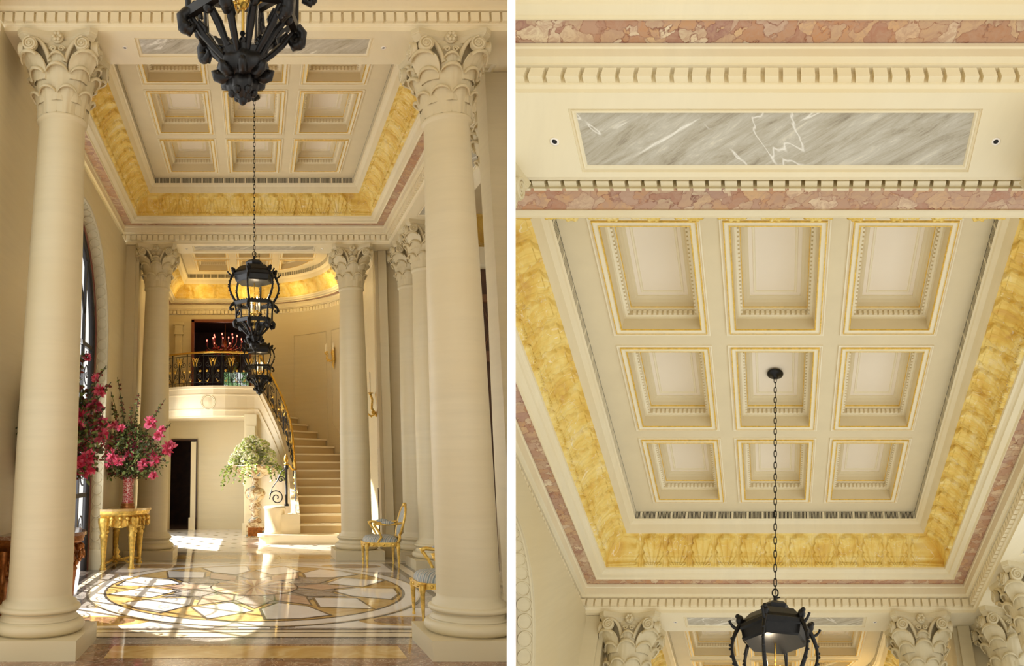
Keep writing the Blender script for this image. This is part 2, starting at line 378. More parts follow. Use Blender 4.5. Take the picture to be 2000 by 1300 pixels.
def cove(name, base_pts, parent, step=0.0165, rows=26, pitch=0.33):
    pts, mit = closed_path(base_pts, step); n = len(pts); s = 0.0; S = [0.0]; R = []
    # arc length restarted at every corner so leaves stay whole on each side
    corner = [mit[i].length > 1.2 for i in range(n)]
    if not any(corner): corner[0] = True
    st = next(i for i in range(n) if corner[i]); pts = pts[st:] + pts[:st]; mit = mit[st:] + mit[:st]; corner = corner[st:] + corner[:st]
    runs = []; cur = [0]
    for i in range(1, n + 1):
        cur.append(i)
        if i == n or corner[i % n]: runs.append(cur); cur = [i]
    mb = MB()
    for run in runs:
        L = 0; acc = [0]
        for a, b in zip(run, run[1:]):
            L += (pts[b % n] + mit[b % n] * 0.24 - pts[a % n] - mit[a % n] * 0.24).length; acc.append(L)
        k = max(1, round(L / pitch)); P = []
        for j in range(rows + 1):
            t = j / rows; d, z, nd, nz = cove_pt(t); row = []
            for idx, i in enumerate(run):
                x = (acc[idx] / L * k) % 1.0 - 0.5; h = relief(x, t)
                e = min(acc[idx], L - acc[idx]); h *= min(1, e / 0.04)
                dd = d - abs(nd) * h; zz = z - abs(nz) * h
                p = pts[i % n] + mit[i % n] * dd; row.append((p.x, p.y, zz))
            P.append(row)
        mb.grid(P, 0, True)
    pa = closed_path(base_pts); ring(mb, pa, COVE, [0] * (len(COVE) - 1))
    return mb.build(name, 'siena', parent, recalc=False)

def coffer(parent, pts, label=None):
    """one coffer: stepped, gilded frame, dentil course and raised panel"""
    P = closed_path(pts); z = W_FIELD; mb = MB()
    prof = [(0, 0), (0, -.014), (-.012, -.016), (-.020, -.006), (-.030, -.006), (-.032, -.020), (-.042, -.022), (-.046, -.010), (-.080, -.006), (-.082, -.016), (-.092, -.018), (-.096, -.008),
            (-.098, .04), (-.100, .125), (-.116, .13), (-.116, .138), (-.138, .140), (-.138, .196), (-.156, .198), (-.157, .206), (-.158, .222), (-.164, .226), (-.166, .232),
            (-.176, .276), (-.198, .306), (-.226, .318), (-.226, .330), (-.262, .330), (-.268, .322), (-.284, .322), (-.290, .334)]
    mt = [1, 1, 1, 1, 2, 2, 1, 1, 1, 2, 2, 0, 0, 0, 1, 1, 0, 0, 1, 1, 2, 2, 0, 0, 0, 1, 3, 3, 1, 1]
    ring(mb, P, [(d, z + h) for d, h in prof], mt)
    pts2, mit2 = P; mb.flat([(p.x + q.x * prof[-1][0], p.y + q.y * prof[-1][0]) for p, q in zip(pts2, mit2)], z + prof[-1][1], 3)
    o = mb.build('coffer', ['coffer_tan', 'coffer_cream', 'gilt_line', 'coffer_panel'], parent, recalc=False, label=label)
    mb = MB(); dentil_teeth(mb, P, -.138, -.155, z + .144, z + .190, 0.05, 0.030); mb.build('dentil_course', 'coffer_cream', o)
    return o

CORN = [(.65, 6.235), (.652, 6.20), (.662, 6.19), (.664, 6.105), (.70, 6.095), (.70, 6.078), (.755, 6.075), (.755, 5.965), (.758, 5.955), (.768, 5.948), (.775, 5.94), (.775, 5.90)]
def bay_ceiling(idx, base, holes, dents=True, fine=False):
    c = thing('ceiling', '', '', (0, 0, 0), kind='structure'); path = closed_path(base)
    for h in holes: coffer(c, h)
    fill_holes(base, holes, W_FIELD, 'ceiling_field', 'coffer_tan', c)
    mb = MB(); ring(mb, path, [(0, 6.848), (.02, 6.846), (.03, 6.83), (.07, 6.80), (.09, 6.74), (.11, 6.69)], [0] * 5)
    ring(mb, path, [(.37, 6.34), (.375, 6.315), (.40, 6.305), (.42, 6.285), (.43, 6.265), (.49, 6.255), (.50, 6.232), (.51, 6.235), (.51, 6.25)], [0] * 8)
    mb.build('moulding', 'limestone_pale', c, recalc=False)
    mb = MB(); ring(mb, path, [(.0, 6.95), (.05, 6.955), (.05, 6.85), (.0, 6.848)], [0] * 3); mb.build('vent_recess', 'vent_dark', c, recalc=False)
    mb = MB(); pts, mit = path
    for i in range(len(pts)):
        a, b = pts[i], pts[(i + 1) % len(pts)]; L = (b - a).length; d = (b - a) / L; nn = Vector((d.y, -d.x)); k = 0; s = 0.008
        while s < L:
            wd = 0.010 if k % 12 == 0 else 0.0028
            mb.obox((a.x + d.x * s + nn.x * .004, a.y + d.y * s + nn.y * .004, 6.90), (d.x * wd, d.y * wd, 0), (nn.x * .0015, nn.y * .0015, 0), (0, 0, .05), 0)
            s += 0.0167; k += 1
    mb.build('vent_slats', 'coffer_cream', c)
    cove('cove_relief', base, c, *((.0075, 48) if fine else (.02, 18)))
    mb = MB(); ring(mb, path, [(.505, 6.245), (.655, 6.240)], [0]); mb.build('breccia_band', 'breccia', c, recalc=False)
    if dents:
        mb = MB(); ring(mb, path, CORN, [0] * 11); mb.build('cornice', 'limestone_pale', c, recalc=False)
        mb = MB(); dentil_teeth(mb, path, .755, .712, 5.972, 6.066); mb.build('dentil_course', 'limestone_pale', c)
    mb = MB(); ring(mb, path, [(.9, 5.98), (.9, 7.4)], [0]); ring(mb, path, [(-.6, 7.4), (.9, 7.4)], [0]); mb.build('roof_slab', 'limestone', c, recalc=False)
    return c
def coffer_holes(v_first, rows=3):
    out = []
    for r in range(rows):
        vc = v_first + r * 1.64
        for k in (-1, 0, 1): out.append(rect(k * 1.11 - .476, k * 1.11 + .476, vc - .744, vc + .744))
    return out
def shift(ps, dv): return [(x, y + dv) for x, y in ps]

def soffit_beam(v0, v1, pv0, pv1, n, side_label, u_l=-3.3, u_r=3.4, pic=''):
    b = thing('trim_%d' % n, '', '', (0, 0, 0), kind='structure')
    o = rect(u_l, u_r, v0, v1); h = rect(-1.215, 1.215, pv0 - .04, pv1 + .04); z = W_SOF
    fill_holes(o, [h], z, 'soffit', 'limestone_pale', b)
    mb = MB(); ring(mb, closed_path(h), [(0, z), (0, z + .012), (-.012, z + .014), (-.02, z + .004), (-.03, z + .004), (-.04, z + .02)], [0] * 5); mb.build('panel_moulding', 'limestone_pale', b, recalc=False)
    mb = MB(); mb.flat(rect(-1.18, 1.18, pv0 - .005, pv1 + .005), z + .018); mb.build('marble_panel', 'grey_marble', b, recalc=False)
    for s in (-1, 1):
        g = thing('recessed_spotlight', 'tiny round spotlight in the %s beam, %s of its grey marble panel, %s' % (side_label, 'left' if s < 0 else 'right', 'left picture' if SIDE is LEFT else 'right picture'), 'spotlight', (s * 1.34, (pv0 + pv1) / 2, z), 'spotlights in the beam soffits')
        m2 = MB(); m2.lathe([(.026, .004), (.028, -.004), (.018, -.006), (.015, .001)], 16, cap=False); m2.build('trim_ring', 'plaster_white', g)
        m2 = MB(); m2.lathe([(.0005, .0), (.016, -.0015)], 12, cap=False); m2.build('lens', 'vent_dark', g)
    return b

# ---------------------------------------------------------------- columns
def leaf_mesh(mb, ang, z0, z1, r0, r1, hw, curl, m=0, tip=0.05):
    """broad stone leaf whose arched top rolls outward as a lip"""
    nt, ns = 16, 12; F = []; rc = curl * .42
    for j in range(nt + 1):
        t = j / nt; row = []
        for i in range(ns + 1):
            s = -1 + 2 * i / ns; zt = z1 - tip * 2.2 * (1 - math.sqrt(max(0, 1 - .93 * s * s))); rr1 = r1 - .012 * s * s
            if t < .6: tt = t / .6; z = z0 + (zt - z0) * tt; r = r0 + (rr1 - r0) * tt ** 2.2
            else: a = (t - .6) / .4 * 1.12 * PI; k = rc * (1 - .35 * s * s); z = zt + sin(a) * k; r = rr1 + (1 - cos(a)) * k
            rib = (.005 * abs(cos(s * 4.5 * PI / 2)) + .006 * max(0, 1 - abs(s) * 7)) * (1 if t < .7 else .3)
            wdt = hw * (.86 + .2 * sin(PI * min(1, t / .8))); rr = r + .016 - .016 * s * s + rib; aa = ang + s * wdt / max(r0, .1) * (r0 / max(r, .1)) ** .3
            row.append((rr * cos(aa), rr * sin(aa), z))
        F.append(row)
    mb.grid(F, m)
    B = [[(x - .018 * cos(ang), y - .018 * sin(ang), z) for x, y, z in row] for row in F]
    mb.grid(B, m); mb.grid([F[-1], B[-1]], m); mb.grid([[r[0] for r in F], [r[0] for r in B]], m); mb.grid([[r[-1] for r in F], [r[-1] for r in B]], m)
def volute(mb, c, r, axis_ang, m=0):
    """scroll whose axis is horizontal at axis_ang; built as disc plus raised spiral on both faces"""
    ax = Vector((cos(axis_ang), sin(axis_ang), 0)); tx = Vector((-sin(axis_ang), cos(axis_ang), 0)); up = Vector((0, 0, 1)); c = Vector(c)
    n = 18
    for s in (-1, 1):
        vs = [c + ax * (s * .028)] + [c + ax * (s * .022) + tx * (r * cos(2 * PI * i / n)) + up * (r * sin(2 * PI * i / n)) for i in range(n)]
        mb.add(vs, [(0, 1 + i, 1 + (i + 1) % n) for i in range(n)], m)
        pts = []
        for i in range(34):
            t = i / 33; a = PI / 2 + t * 2.2 * 2 * PI; rr = r * (1 - .85 * t); pts.append(c + ax * (s * .027) + tx * (rr * cos(a)) + up * (rr * sin(a)))
        mb.tube(pts, [.012 * (1 - .4 * i / 33) for i in range(34)], 6, m)
        mb.ball(c + ax * (s * .03), .013, m, 8, 5)
    P = [[c + ax * sx + tx * (r * cos(2 * PI * i / n)) + up * (r * sin(2 * PI * i / n)) for i in range(n)] for sx in (-.022, .022)]
    mb.grid(P, m, True, wrap=True)
def make_column(at, label, group, sc_r=1.0):
    c = thing('stone_column', label, 'column', at, group)
    mb = MB(); mb.box(-.44, .44, -.44, .44, 0, .165); mb.build('plinth', 'limestone', c)
    prof = [(.36, .165)]
    for k in range(9): a = -PI / 2 + PI * k / 8; prof.append((.345 + .062 * cos(a), .222 + .055 * sin(a)))
    prof += [(.352, .28), (.352, .29), (.335, .30), (.328, .32), (.335, .34), (.352, .345)]
    for k in range(7): a = -PI / 2 + PI * k / 6; prof.append((.335 + .032 * cos(a), .373 + .026 * sin(a)))
    prof += [(.33, .405), (.33, .425), (.290, .45), (.284, .49)]
    mb = MB(); mb.lathe(prof, 48, cap=False); mb.build('base', 'limestone', c)
    mb = MB(); H = 5.08; pr = [(.284, .49)]
    for k in range(1, 25): t = k / 24; pr.append((.284 - .057 * (t ** 1.9), .49 + (H - .49 - .06) * t))
    pr += [(.230, H - .05), (.248, H - .035), (.252, H - .015), (.246, H), (.23, H + .01)]
    mb.lathe(pr, 48, cap=False); mb.build('shaft', 'limestone', c)
    cap = MB(); z0 = H; cap.lathe([(.225, z0), (.235, z0 + .3), (.262, z0 + .5), (.285, z0 + .62), (.31, z0 + .70), (.31, z0 + .73)], 32, cap=False)
    for i in range(8): leaf_mesh(cap, i * PI / 4 + PI / 8, z0 + .0, z0 + .25, .228, .262, .098, .062, tip=.032)
    for i in range(8): leaf_mesh(cap, i * PI / 4, z0 + .12, z0 + .45, .242, .298, .108, .078, tip=.036)
    for i in range(4):
        leaf_mesh(cap, i * PI / 2 + PI / 4, z0 + .34, z0 + .585, .29, .40, .115, .085, tip=.03); leaf_mesh(cap, i * PI / 2, z0 + .38, z0 + .565, .275, .315, .085, .062, tip=.03)
    for i in range(4):
        a = i * PI / 2 + PI / 4
        for s in (-1, 1):
            aa = a + s * .17; R = .445; volute(cap, (R * cos(aa), R * sin(aa), z0 + .655), .072, a + s * (PI / 4 + .0), 0)
            pts = []
            for k in range(9):
                t = k / 8; b = a + s * (.55 * (1 - t) + .17 * t); rr = .30 + .13 * t ** 1.5; pts.append((rr * cos(b), rr * sin(b), z0 + .50 + .235 * sin(t * PI * .52)))
            cap.tube(pts, [.03 - .014 * k / 8 for k in range(9)], 8)
            b = i * PI / 2 + s * .13; pts = spiral((0, 0, 0), .034, .006, 1.5, 0, 16); pp = []
            for x, y, z in pts: ang = i * PI / 2 + s * (.13 + x * 3.0 * s * s); pp.append((.325 * cos(b) - sin(b) * x * s, .325 * sin(b) + cos(b) * x * s, z0 + .63 + z))
            cap.tube(pp, .010, 6)
    cap.build('capital', 'limestone', c, recalc=False)
    ab = MB(); z1 = W_SOF - .115; P = []
    for lv, (zz, k) in enumerate(((z1, .90), (z1 + .03, .93), (z1 + .055, .99), (z1 + .065, .99), (z1 + .07, 1.0), (z1 + .115, 1.01))):
        row = []
        for i in range(4):
            a = i * PI / 2 + PI / 4; e1 = Vector((cos(a), sin(a), 0)); cor = e1 * .515; tn = Vector((-e1.y, e1.x, 0)); nx = a + PI / 2; e2 = Vector((cos(nx), sin(nx), 0)) * .515; t2 = Vector((-sin(nx), cos(nx), 0))
            p0 = cor + tn * .045; p1 = e2 - t2 * .045; mid = Vector((cos(a + PI / 4), sin(a + PI / 4), 0))
            row += [cor - tn * .045] if False else []
            for q in range(13): t = q / 12; p = p0.lerp(p1, t) - mid * (.085 * sin(PI * t)); row.append((p.x * k, p.y * k, zz))
        P.append(row)
    ab.grid(P, 0, False, wrap=True); n = len(P[0]); ab.add(P[0], [tuple(range(n))[::-1]], 0); ab.add(P[-1], [tuple(range(n))], 0)
    a_o = ab.build('abacus', 'limestone', c)
    for i in range(4):
        a = i * PI / 2; r_ = MB(); cx, cy = .325 * cos(a), .325 * sin(a)
        r_.ball((cx, cy, W_SOF - .075), .062, 0, 12, 8, (.55 + .45 * abs(sin(a)), .55 + .45 * abs(cos(a)), 1))
        for k in range(6):
            b = k * PI / 3; r_.ball((cx + cos(a) * .035 - sin(a) * .034 * cos(b), cy + sin(a) * .035 + cos(a) * .034 * cos(b), W_SOF - .075 + .034 * sin(b)), .022, 0, 8, 5)
        r_.build('rosette', 'limestone', a_o)
    return c

# ---------------------------------------------------------------- lantern
def hexpt(r, i, z, rot=0.26): a = rot + i * PI / 3; return (r * cos(a), r * sin(a), z)
def lantern(at, top_w, label, group, chain_to=None):
    L = thing('bronze_lantern', label, 'lantern', at, group); lath = lambda mb, pr, **k: mb.lathe(pr, 6, smooth=False, **k)
    def hexl(mb, pr, rot=0.26, m=0):
        P = [[hexpt(r, i, z, rot) for i in range(6)] for r, z in pr]; mb.grid(P, m, False, wrap=True); mb.add(P[0], [tuple(range(6))], m); mb.add(P[-1], [tuple(range(6))[::-1]], m)
    mb = MB(); hexl(mb, [(.10, -.005), (.135, -.035), (.13, -.05), (.115, -.085), (.12, -.09), (.225, -.105), (.29, -.175), (.30, -.20), (.325, -.215), (.325, -.245), (.30, -.26), (.285, -.33), (.265, -.345)])
    mb.tube([(0, 0, -.02), (0, 0, .07)], .017, 8); ro = mb.build('roof', 'bronze', L)
    mb = MB(); pts = [(.026 * cos(a * PI / 8), 0, .10 + .036 * sin(a * PI / 8)) for a in range(16)]; mb.tube(pts, .007, 6, closed=True); mb.tube([(0, 0, .05), (.045, 0, .06)], .006); mb.build('hanging_ring', 'bronze', L)
    for i in range(6):
        a = .26 + i * PI / 3; e = Vector((cos(a), sin(a), 0)); mb = MB(); pts = []
        for k in range(17):
            t = k / 16; r = .30 + .085 * sin(PI * t) + .02 * t * (1 - t); pts.append(e * (r - .03 * t) + Vector((0, 0, -.19 - .47 * t)))
        mb.tube(pts, [.012 + .008 * abs(cos(PI * k / 16)) for k in range(17)], 7)
        # leafy crest, hook and scrolls of each rib
        mb.ball(e * .315 + Vector((0, 0, -.175)), .034, 0, 8, 6, (1, 1, 1.25)); mb.ball(e * .335 + Vector((0, 0, -.145)), .022, 0, 8, 5)
        mb.tube([e * .33 + Vector((0, 0, -.26)), e * .375 + Vector((0, 0, -.235)), e * .40 + Vector((0, 0, -.205)), e * .405 + Vector((0, 0, -.19))], [.016, .013, .011, .014], 6)
        for q in range(5): tt = .35 + .1 * q; p = pts[int(tt * 16)]; mb.ball(p + e * .016, .012, 0, 6, 4)
        mb.build('rib', 'bronze', L)
    for r, z, h in ((.295, -.665, .026), (.268, -.925, .026)):
        mb = MB()
        for i in range(6):
            p, q = Vector(hexpt(r, i, z)), Vector(hexpt(r, i + 1, z)); d = q - p; nn = Vector((d.y, -d.x, 0)).normalized(); mb.obox((p + q) / 2, d * .52, nn * .017, (0, 0, h), 0)
            for s in range(1, 6): c = p.lerp(q, s / 6); mb.ball(c + Vector((0, 0, h)), .018, 0, 6, 4)
        mb.build('cage_ring', 'bronze', L)
    for i in range(6):
        a = .26 + i * PI / 3; e = Vector((cos(a), sin(a), 0)); z = Vector((0, 0, 1)); mb = MB()
        mb.tube([e * .29 - z * .66, e * .275 - z * .76, e * .268 - z * .91], [.018, .014, .018], 6)
        mb.tube([e * .295 - z * .66, e * .34 - z * .69, e * .365 - z * .735, e * .345 - z * .775, e * .315 - z * .765, e * .32 - z * .735], [.024, .02, .018, .018, .015, .012], 7)
        mb.tube([e * .27 - z * .92, e * .30 - z * .95, e * .295 - z * 1.0, e * .26 - z * 1.02, e * .24 - z * .99, e * .262 - z * .965], [.032, .030, .028, .026, .018, .012], 7)
        mb.ball(e * .36 - z * .75, .026, 0, 7, 5); mb.ball(e * .285 - z * 1.0, .034, 0, 7, 5); mb.ball(e * .325 - z * .69, .022, 0, 7, 5)
        mb.build('scroll_bracket', 'bronze', L)
        mb = MB(); mb.tube([e * .26 - z * .93, e * .20 - z * 1.02, e * .145 - z * 1.08, e * .085 - z * 1.14], [.015, .019, .017, .013], 6)
        mb.tube([e * .22 - z * .96, e * .185 - z * 1.0, e * .19 - z * 1.04], [.016, .02, .010], 6)
        a2 = a + PI / 6; e2 = Vector((cos(a2), sin(a2), 0)); mb.tube([e2 * .225 - z * .93, e2 * .16 - z * 1.0, e2 * .085 - z * 1.12], [.018, .022, .014], 6); mb.ball(e2 * .225 - z * .955, .026, 0, 7, 5)
        mb.build('basket_bar', 'bronze', L)
    mb = MB(); b0 = len(mb.v); fl = lambda a, zz: 1 + .09 * cos(8 * a)
    mb.lathe([(.02, -1.085), (.115, -1.09), (.125, -1.105), (.11, -1.12), (.128, -1.145), (.135, -1.17), (.122, -1.205), (.095, -1.225), (.075, -1.235)], 32, flute=fl)
    for i in range(8):
        a = i * PI / 4; e = Vector((cos(a), sin(a), 0)); z = Vector((0, 0, 1)); mb.tube([e * .07 - z * 1.215, e * .115 - z * 1.225, e * .15 - z * 1.215, e * .16 - z * 1.195, e * .14 - z * 1.19], [.02, .03, .026, .02, .012], 7)
        mb.tube([e * .08 - z * 1.10, e * .13 - z * 1.085, e * .135 - z * 1.06, e * .11 - z * 1.06], [.018, .02, .016, .01], 6)
    mb.lathe([(.07, -1.23), (.082, -1.25), (.078, -1.28), (.055, -1.31), (.03, -1.33), (.012, -1.345)], 24, flute=lambda a, zz: 1 + .16 * cos(6 * a))
    for i in range(6):
        a = i * PI / 3; e = Vector((cos(a), sin(a), 0)); z = Vector((0, 0, 1)); mb.ball(e * .06 - z * 1.30, .024, 0, 7, 5)
    mb.ball((0, 0, -1.335), .028, 0, 8, 6); mb.v = [(x * .86, y * .86, z) for x, y, z in mb.v]; mb.build('pendant_boss', 'bronze', L)
    mb = MB(); mb.tube([(0, 0, -.34), (0, 0, -1.1)], .008, 8); mb.lathe([(.02, -.80), (.04, -.81), (.03, -.84), (.015, -.86)], 12); mb.build('stem', 'brass', L)
    for i in range(4):
        a = .5 + i * PI / 2; e = Vector((cos(a), sin(a), 0)) * .085; z = Vector((0, 0, 1)); mb = MB()
        mb.tube([Vector((0, 0, -.82)), e * .6 - z * .85, e - z * .80], .006, 6); mb.lathe([(.006, -.80), (.022, -.79), (.018, -.78), (.012, -.77)], 12, c=(e.x, e.y, 0)); ar = mb.build('candle_arm', 'brass', L)
        mb = MB(); mb.lathe([(.0125, -.78), (.0125, -.645), (.006, -.64)], 10, c=(e.x, e.y, 0)); mb.build('candle', 'candle_wax', ar)
        mb = MB(); mb.lathe([(.003, -.64), (.013, -.615), (.012, -.595), (.005, -.57), (.001, -.55)], 10, c=(e.x, e.y, 0)); mb.build('flame', 'flame', ar)
    lp_ = lamp('POINT', 'lantern_light', SIDE.pt((at[0], at[1], at[2] - .5)), 9, (1.0, .82, .58), size=.03)
    if chain_to:
        top = chain_to - at[2]; mb = MB(); z = .13; k = 0
        while z < top - .03:
            pts = []
            for q in range(12):
                a = 2 * PI * q / 12; x = .0135 * cos(a); zz = .036 * sin(a) + (.006 if sin(a) > 0 else -.006); pts.append((x, 0, z + zz) if k % 2 else (0, x, z + zz))
            mb.tube(pts, .0048, 5, closed=True); z += .068; k += 1
        mb.build('chain', 'bronze', L)
        mb = MB(); mb.lathe([(.005, top - .06), (.03, top - .055), (.035, top - .035), (.075, top - .022), (.09, top - .012), (.09, top)], 24); mb.build('ceiling_canopy', 'bronze', L)
    return L

# ---------------------------------------------------------------- furniture and ornaments
def carved_leg(mb, x, y, h, m=0, s=1.0):
    mb.lathe([(.030 * s, 0), (.036 * s, .02), (.022 * s, .05), (.030 * s, .07), (.020 * s, .085), (.026 * s, .25), (.036 * s, h * .62), (.044 * s, h * .66), (.034 * s, h * .70), (.048 * s, h * .80), (.062 * s, h * .92), (.06 * s, h)], 12, c=(x, y, 0), m=m, flute=lambda a, z: 1 + .10 * cos(6 * a))
    for k in range(3): mb.ball((x + .03 * s, y, h * (.74 + .08 * k)), .028 * s, m, 7, 5)
def console(at, label, gilt='gilt', top='floor_yellow'):
    t = thing('console_table', label, 'table', at); H = .90
    mb = MB(); pts = [(0, -.66)]
    for k in range(33):
        a = -PI / 2 + PI * k / 32; r = 1 + .045 * cos(6 * a); pts.append((.10 + .62 * max(0, cos(a)) ** .75 * r, .66 * sin(a)))
    pts.append((0, .66)); mb.poly(pts, H + .03, H + .065, 0); mb.poly([(x * .97, y * .97) for x, y in pts], H, H + .03, 1)
    mb.build('table_top', [top, gilt], t)
    mb = MB(); n = len(pts); P = []
    for z, k in ((H, .95), (H - .03, .96), (H - .05, .90), (H - .15, .90)):
        P.append([(max(.0, x * k), y * k, z - (.09 * abs(sin(i * PI / 8)) if z < H - .12 else 0)) for i, (x, y) in enumerate(pts)])
    mb.grid(P, 0)
    for i in range(2, n - 2, 2):
        x, y = pts[i]; mb.ball((x * .93, y * .93, H - .09), .036, 0, 7, 5); mb.tube(spiral((x * .95, y * .95, H - .17), .06, .01, 1.2, i, 14, 'yz'), .017, 5)
    mb.build('carved_apron', gilt, t)
    for x, y in ((.06, -.55), (.50, -.42), (.50, .42), (.06, .55)):
        mb = MB(); carved_leg(mb, x, y, H - .08, 0, 1.55); mb.tube(spiral((x + .07, y, H - .20), .055, .01, 1.2, 0, 14, 'yz'), .017, 5); mb.build('leg', gilt, t)
    mb = MB()
    for s in (-1, 1): mb.tube([(.50, s * .42, .09), (.36, s * .24, .12), (.22, s * .1, .10), (.16, 0, .12), (.06, s * .55, .09)], .02, 7)
    mb.lathe([(.05, .12), (.07, .16), (.03, .19), (.06, .24), (.02, .30), (.03, .33), (.004, .38)], 12, c=(.18, 0, 0)); mb.build('stretcher', gilt, t)
    return t
def armchair(at, label):
    t = thing('armchair', label, 'chair', at, None)
    for x in (-.27, .25):
        for y in (-.25, .25):
            mb = MB(); mb.lathe([(.012, 0), (.018, .02), (.014, .04), (.026, .30), (.034, .34), (.028, .36), (.036, .40)], 10, c=(x, y, 0), flute=lambda a, z: 1 + .07 * cos(8 * a)); mb.build('leg', 'gilt', t)
    outl = [(.27 * (1 if cos(a) < 0 else .95) * (abs(cos(a)) ** .6) * (1 if cos(a) > 0 else -1) * 1.15, .30 * (abs(sin(a)) ** .6) * (1 if sin(a) > 0 else -1)) for a in [2 * PI * k / 32 for k in range(32)]]
    mb = MB(); mb.poly(outl, .345, .41, 0)
    for x, y in outl[::2]: mb.ball((x, y, .375), .02, 0, 6, 4)
    mb.build('seat_frame', 'gilt', t)
    mb = MB(); P = []
    for k in range(7): f = cos(k / 6 * PI / 2); P.append([(x * .95 * max(.02, f ** .35 if k < 6 else 0.02), y * .95 * max(.02, f ** .35 if k < 6 else .02), .41 + .105 * sin(k / 6 * PI / 2)) for x, y in outl])
    mb.grid(P, 0, True, wrap=True); mb.build('seat', 'upholstery', t)
    # shield-shaped raked back
    def bp(a, rad=1.0, d=0.0):
        y = .25 * sin(a) * rad; z = .76 + .27 * cos(a) * rad - .02; return (.27 + (z - .42) * .26 + d, y, z)
    mb = MB(); mb.tube([bp(2 * PI * k / 32) for k in range(32)], .021, 8, closed=True)
    mb.ball(bp(0), .04, 0, 8, 6); mb.ball(bp(.12), .028, 0, 8, 5); mb.ball(bp(-.12), .028, 0, 8, 5)
    for s in (-1, 1): mb.tube([(.25, s * .22, .40), (.29, s * .2, .48), bp(PI * .80 * s)], .022, 8)
    mb.build('back_frame', 'gilt', t)
    mb = MB(); P = []
    for k in range(5): P.append([bp(2 * PI * q / 28, 1 - k / 4 * .99, -.03 * sin(k / 4 * PI / 2)) for q in range(28)])
    mb.grid(P, 0, True, wrap=True); P = [[bp(2 * PI * q / 28, 1 - k / 4 * .99, .02 * sin(k / 4 * PI / 2)) for q in range(28)] for k in range(5)]
    mb.grid(P, 0, True, wrap=True); mb.build('backrest', 'upholstery', t)
    for s in (-1, 1):
        mb = MB(); mb.tube([(-.10, s * .27, .40), (-.03, s * .28, .50), (-.08, s * .29, .60), (-.14, s * .29, .68), (-.16, s * .29, .70), (-.10, s * .29, .715), (.05, s * .28, .70), (.2, s * .26, .705), (.32, s * .23, .72)], [.02, .02, .02, .022, .026, .022, .02, .02, .018], 8)
        a = mb.build('armrest', 'gilt', t); mb = MB(); mb.ball((.08, s * .28, .73), .11, 0, 10, 6, (1, .32, .3)); mb.build('arm_pad', 'upholstery', a)
    return t
def bez(a, b, c, n=8): return [a.lerp(b, t / n).lerp(b.lerp(c, t / n), t / n) for t in range(n + 1)]
def leaf(mb, p, d, L, wd, m, roll=0.0):
    d = d.normalized(); s = d.cross(Vector((sin(roll), cos(roll), .3))).normalized(); n = s.cross(d)
    q = [p, p + d * L * .3 + s * wd + n * wd * .3, p + d * L * .7 + s * wd * .8 + n * wd * .1, p + d * L - n * wd * .6, p + d * L * .7 - s * wd * .8 + n * wd * .1, p + d * L * .3 - s * wd + n * wd * .3, p + d * L * .5 - n * wd * .15]
    mb.add(q, [(0, 1, 6), (1, 2, 6), (2, 3, 6), (3, 4, 6), (4, 5, 6), (5, 0, 6)], m, True)
def blossom(parent, p, r, rnd, mats=('petal_pink', 'petal_deep')):
    mb = MB()
    for k in range(34):
        a = rnd.uniform(0, 2 * PI); e = rnd.uniform(-1.0, 1.3); d = Vector((cos(a) * cos(e), sin(a) * cos(e), sin(e)))
        leaf(mb, Vector(p) + d * r * .15, d, r * rnd.uniform(.7, 1.15), r * .27, 1 if rnd.random() < .3 else 0, rnd.uniform(0, 6))
    mb.build('blossom', list(mats), parent)
def bouquet(at, label, spots, spires, half, height, n=420, seed=3, cut=None):
    rnd = random.Random(seed); t = thing('flower_arrangement', label, 'flowers', at); st = MB(); fo = MB(); org = Vector((0, 0, -.25))
    for i in range(n):
        a = rnd.uniform(0, 2 * PI); rr = math.sqrt(rnd.random()); z = rnd.uniform(.02, 1)
        w = half * (.30 + 1.0 * sin(PI * min(1, z * .9 + .1)) * .80) * rr; p = Vector((w * cos(a), w * sin(a) * .8, z * height * (1 - .25 * rr)))
        if i % 4 == 0: st.tube(bez(org * .2, Vector((p.x * .4, p.y * .4, p.z * .7)), p, 5), .0045, 4)
        for k in range(4):
            d = Vector((rnd.gauss(0, 1), rnd.gauss(0, 1), rnd.gauss(.2, .8))); leaf(fo, p + d * .03, d, rnd.uniform(.03, .085), rnd.uniform(.010, .024), rnd.choice((0, 0, 1, 1, 2)), rnd.uniform(0, 6))
    for x, y, z in spires:
        p = Vector((x, y, z)); st.tube(bez(Vector((0, 0, 0)), Vector((x * .4, y * .4, z * .6)), p, 6), .006, 5)
        for k in range(46):
            f = rnd.uniform(.55, 1.0); q = bez(Vector((0, 0, 0)), Vector((x * .4, y * .4, z * .6)), p, 20)[int(f * 20)]
            d = Vector((rnd.gauss(0, 1), rnd.gauss(0, 1), rnd.gauss(.2, .6))); leaf(fo, q, d, rnd.uniform(.03, .065), .016, rnd.choice((2, 2, 1, 0)), rnd.uniform(0, 6))
    st.build('stems', 'leaf_dark', t); fo.build('foliage', ['leaf', 'leaf_dark', 'leaf_red'], t, recalc=False)
    for x, y, z, r in spots: blossom(t, (x, y, z), r, rnd)
    for k in range(11):
        a = rnd.uniform(0, 2 * PI); z = rnd.uniform(.15, .8); w = half * (.30 + sin(PI * min(1, z * .9 + .1)) * .80) * .92; blossom(t, (w * cos(a), -abs(w * sin(a)) * .8, z * height * .8), rnd.uniform(.06, .10), rnd)
    return t
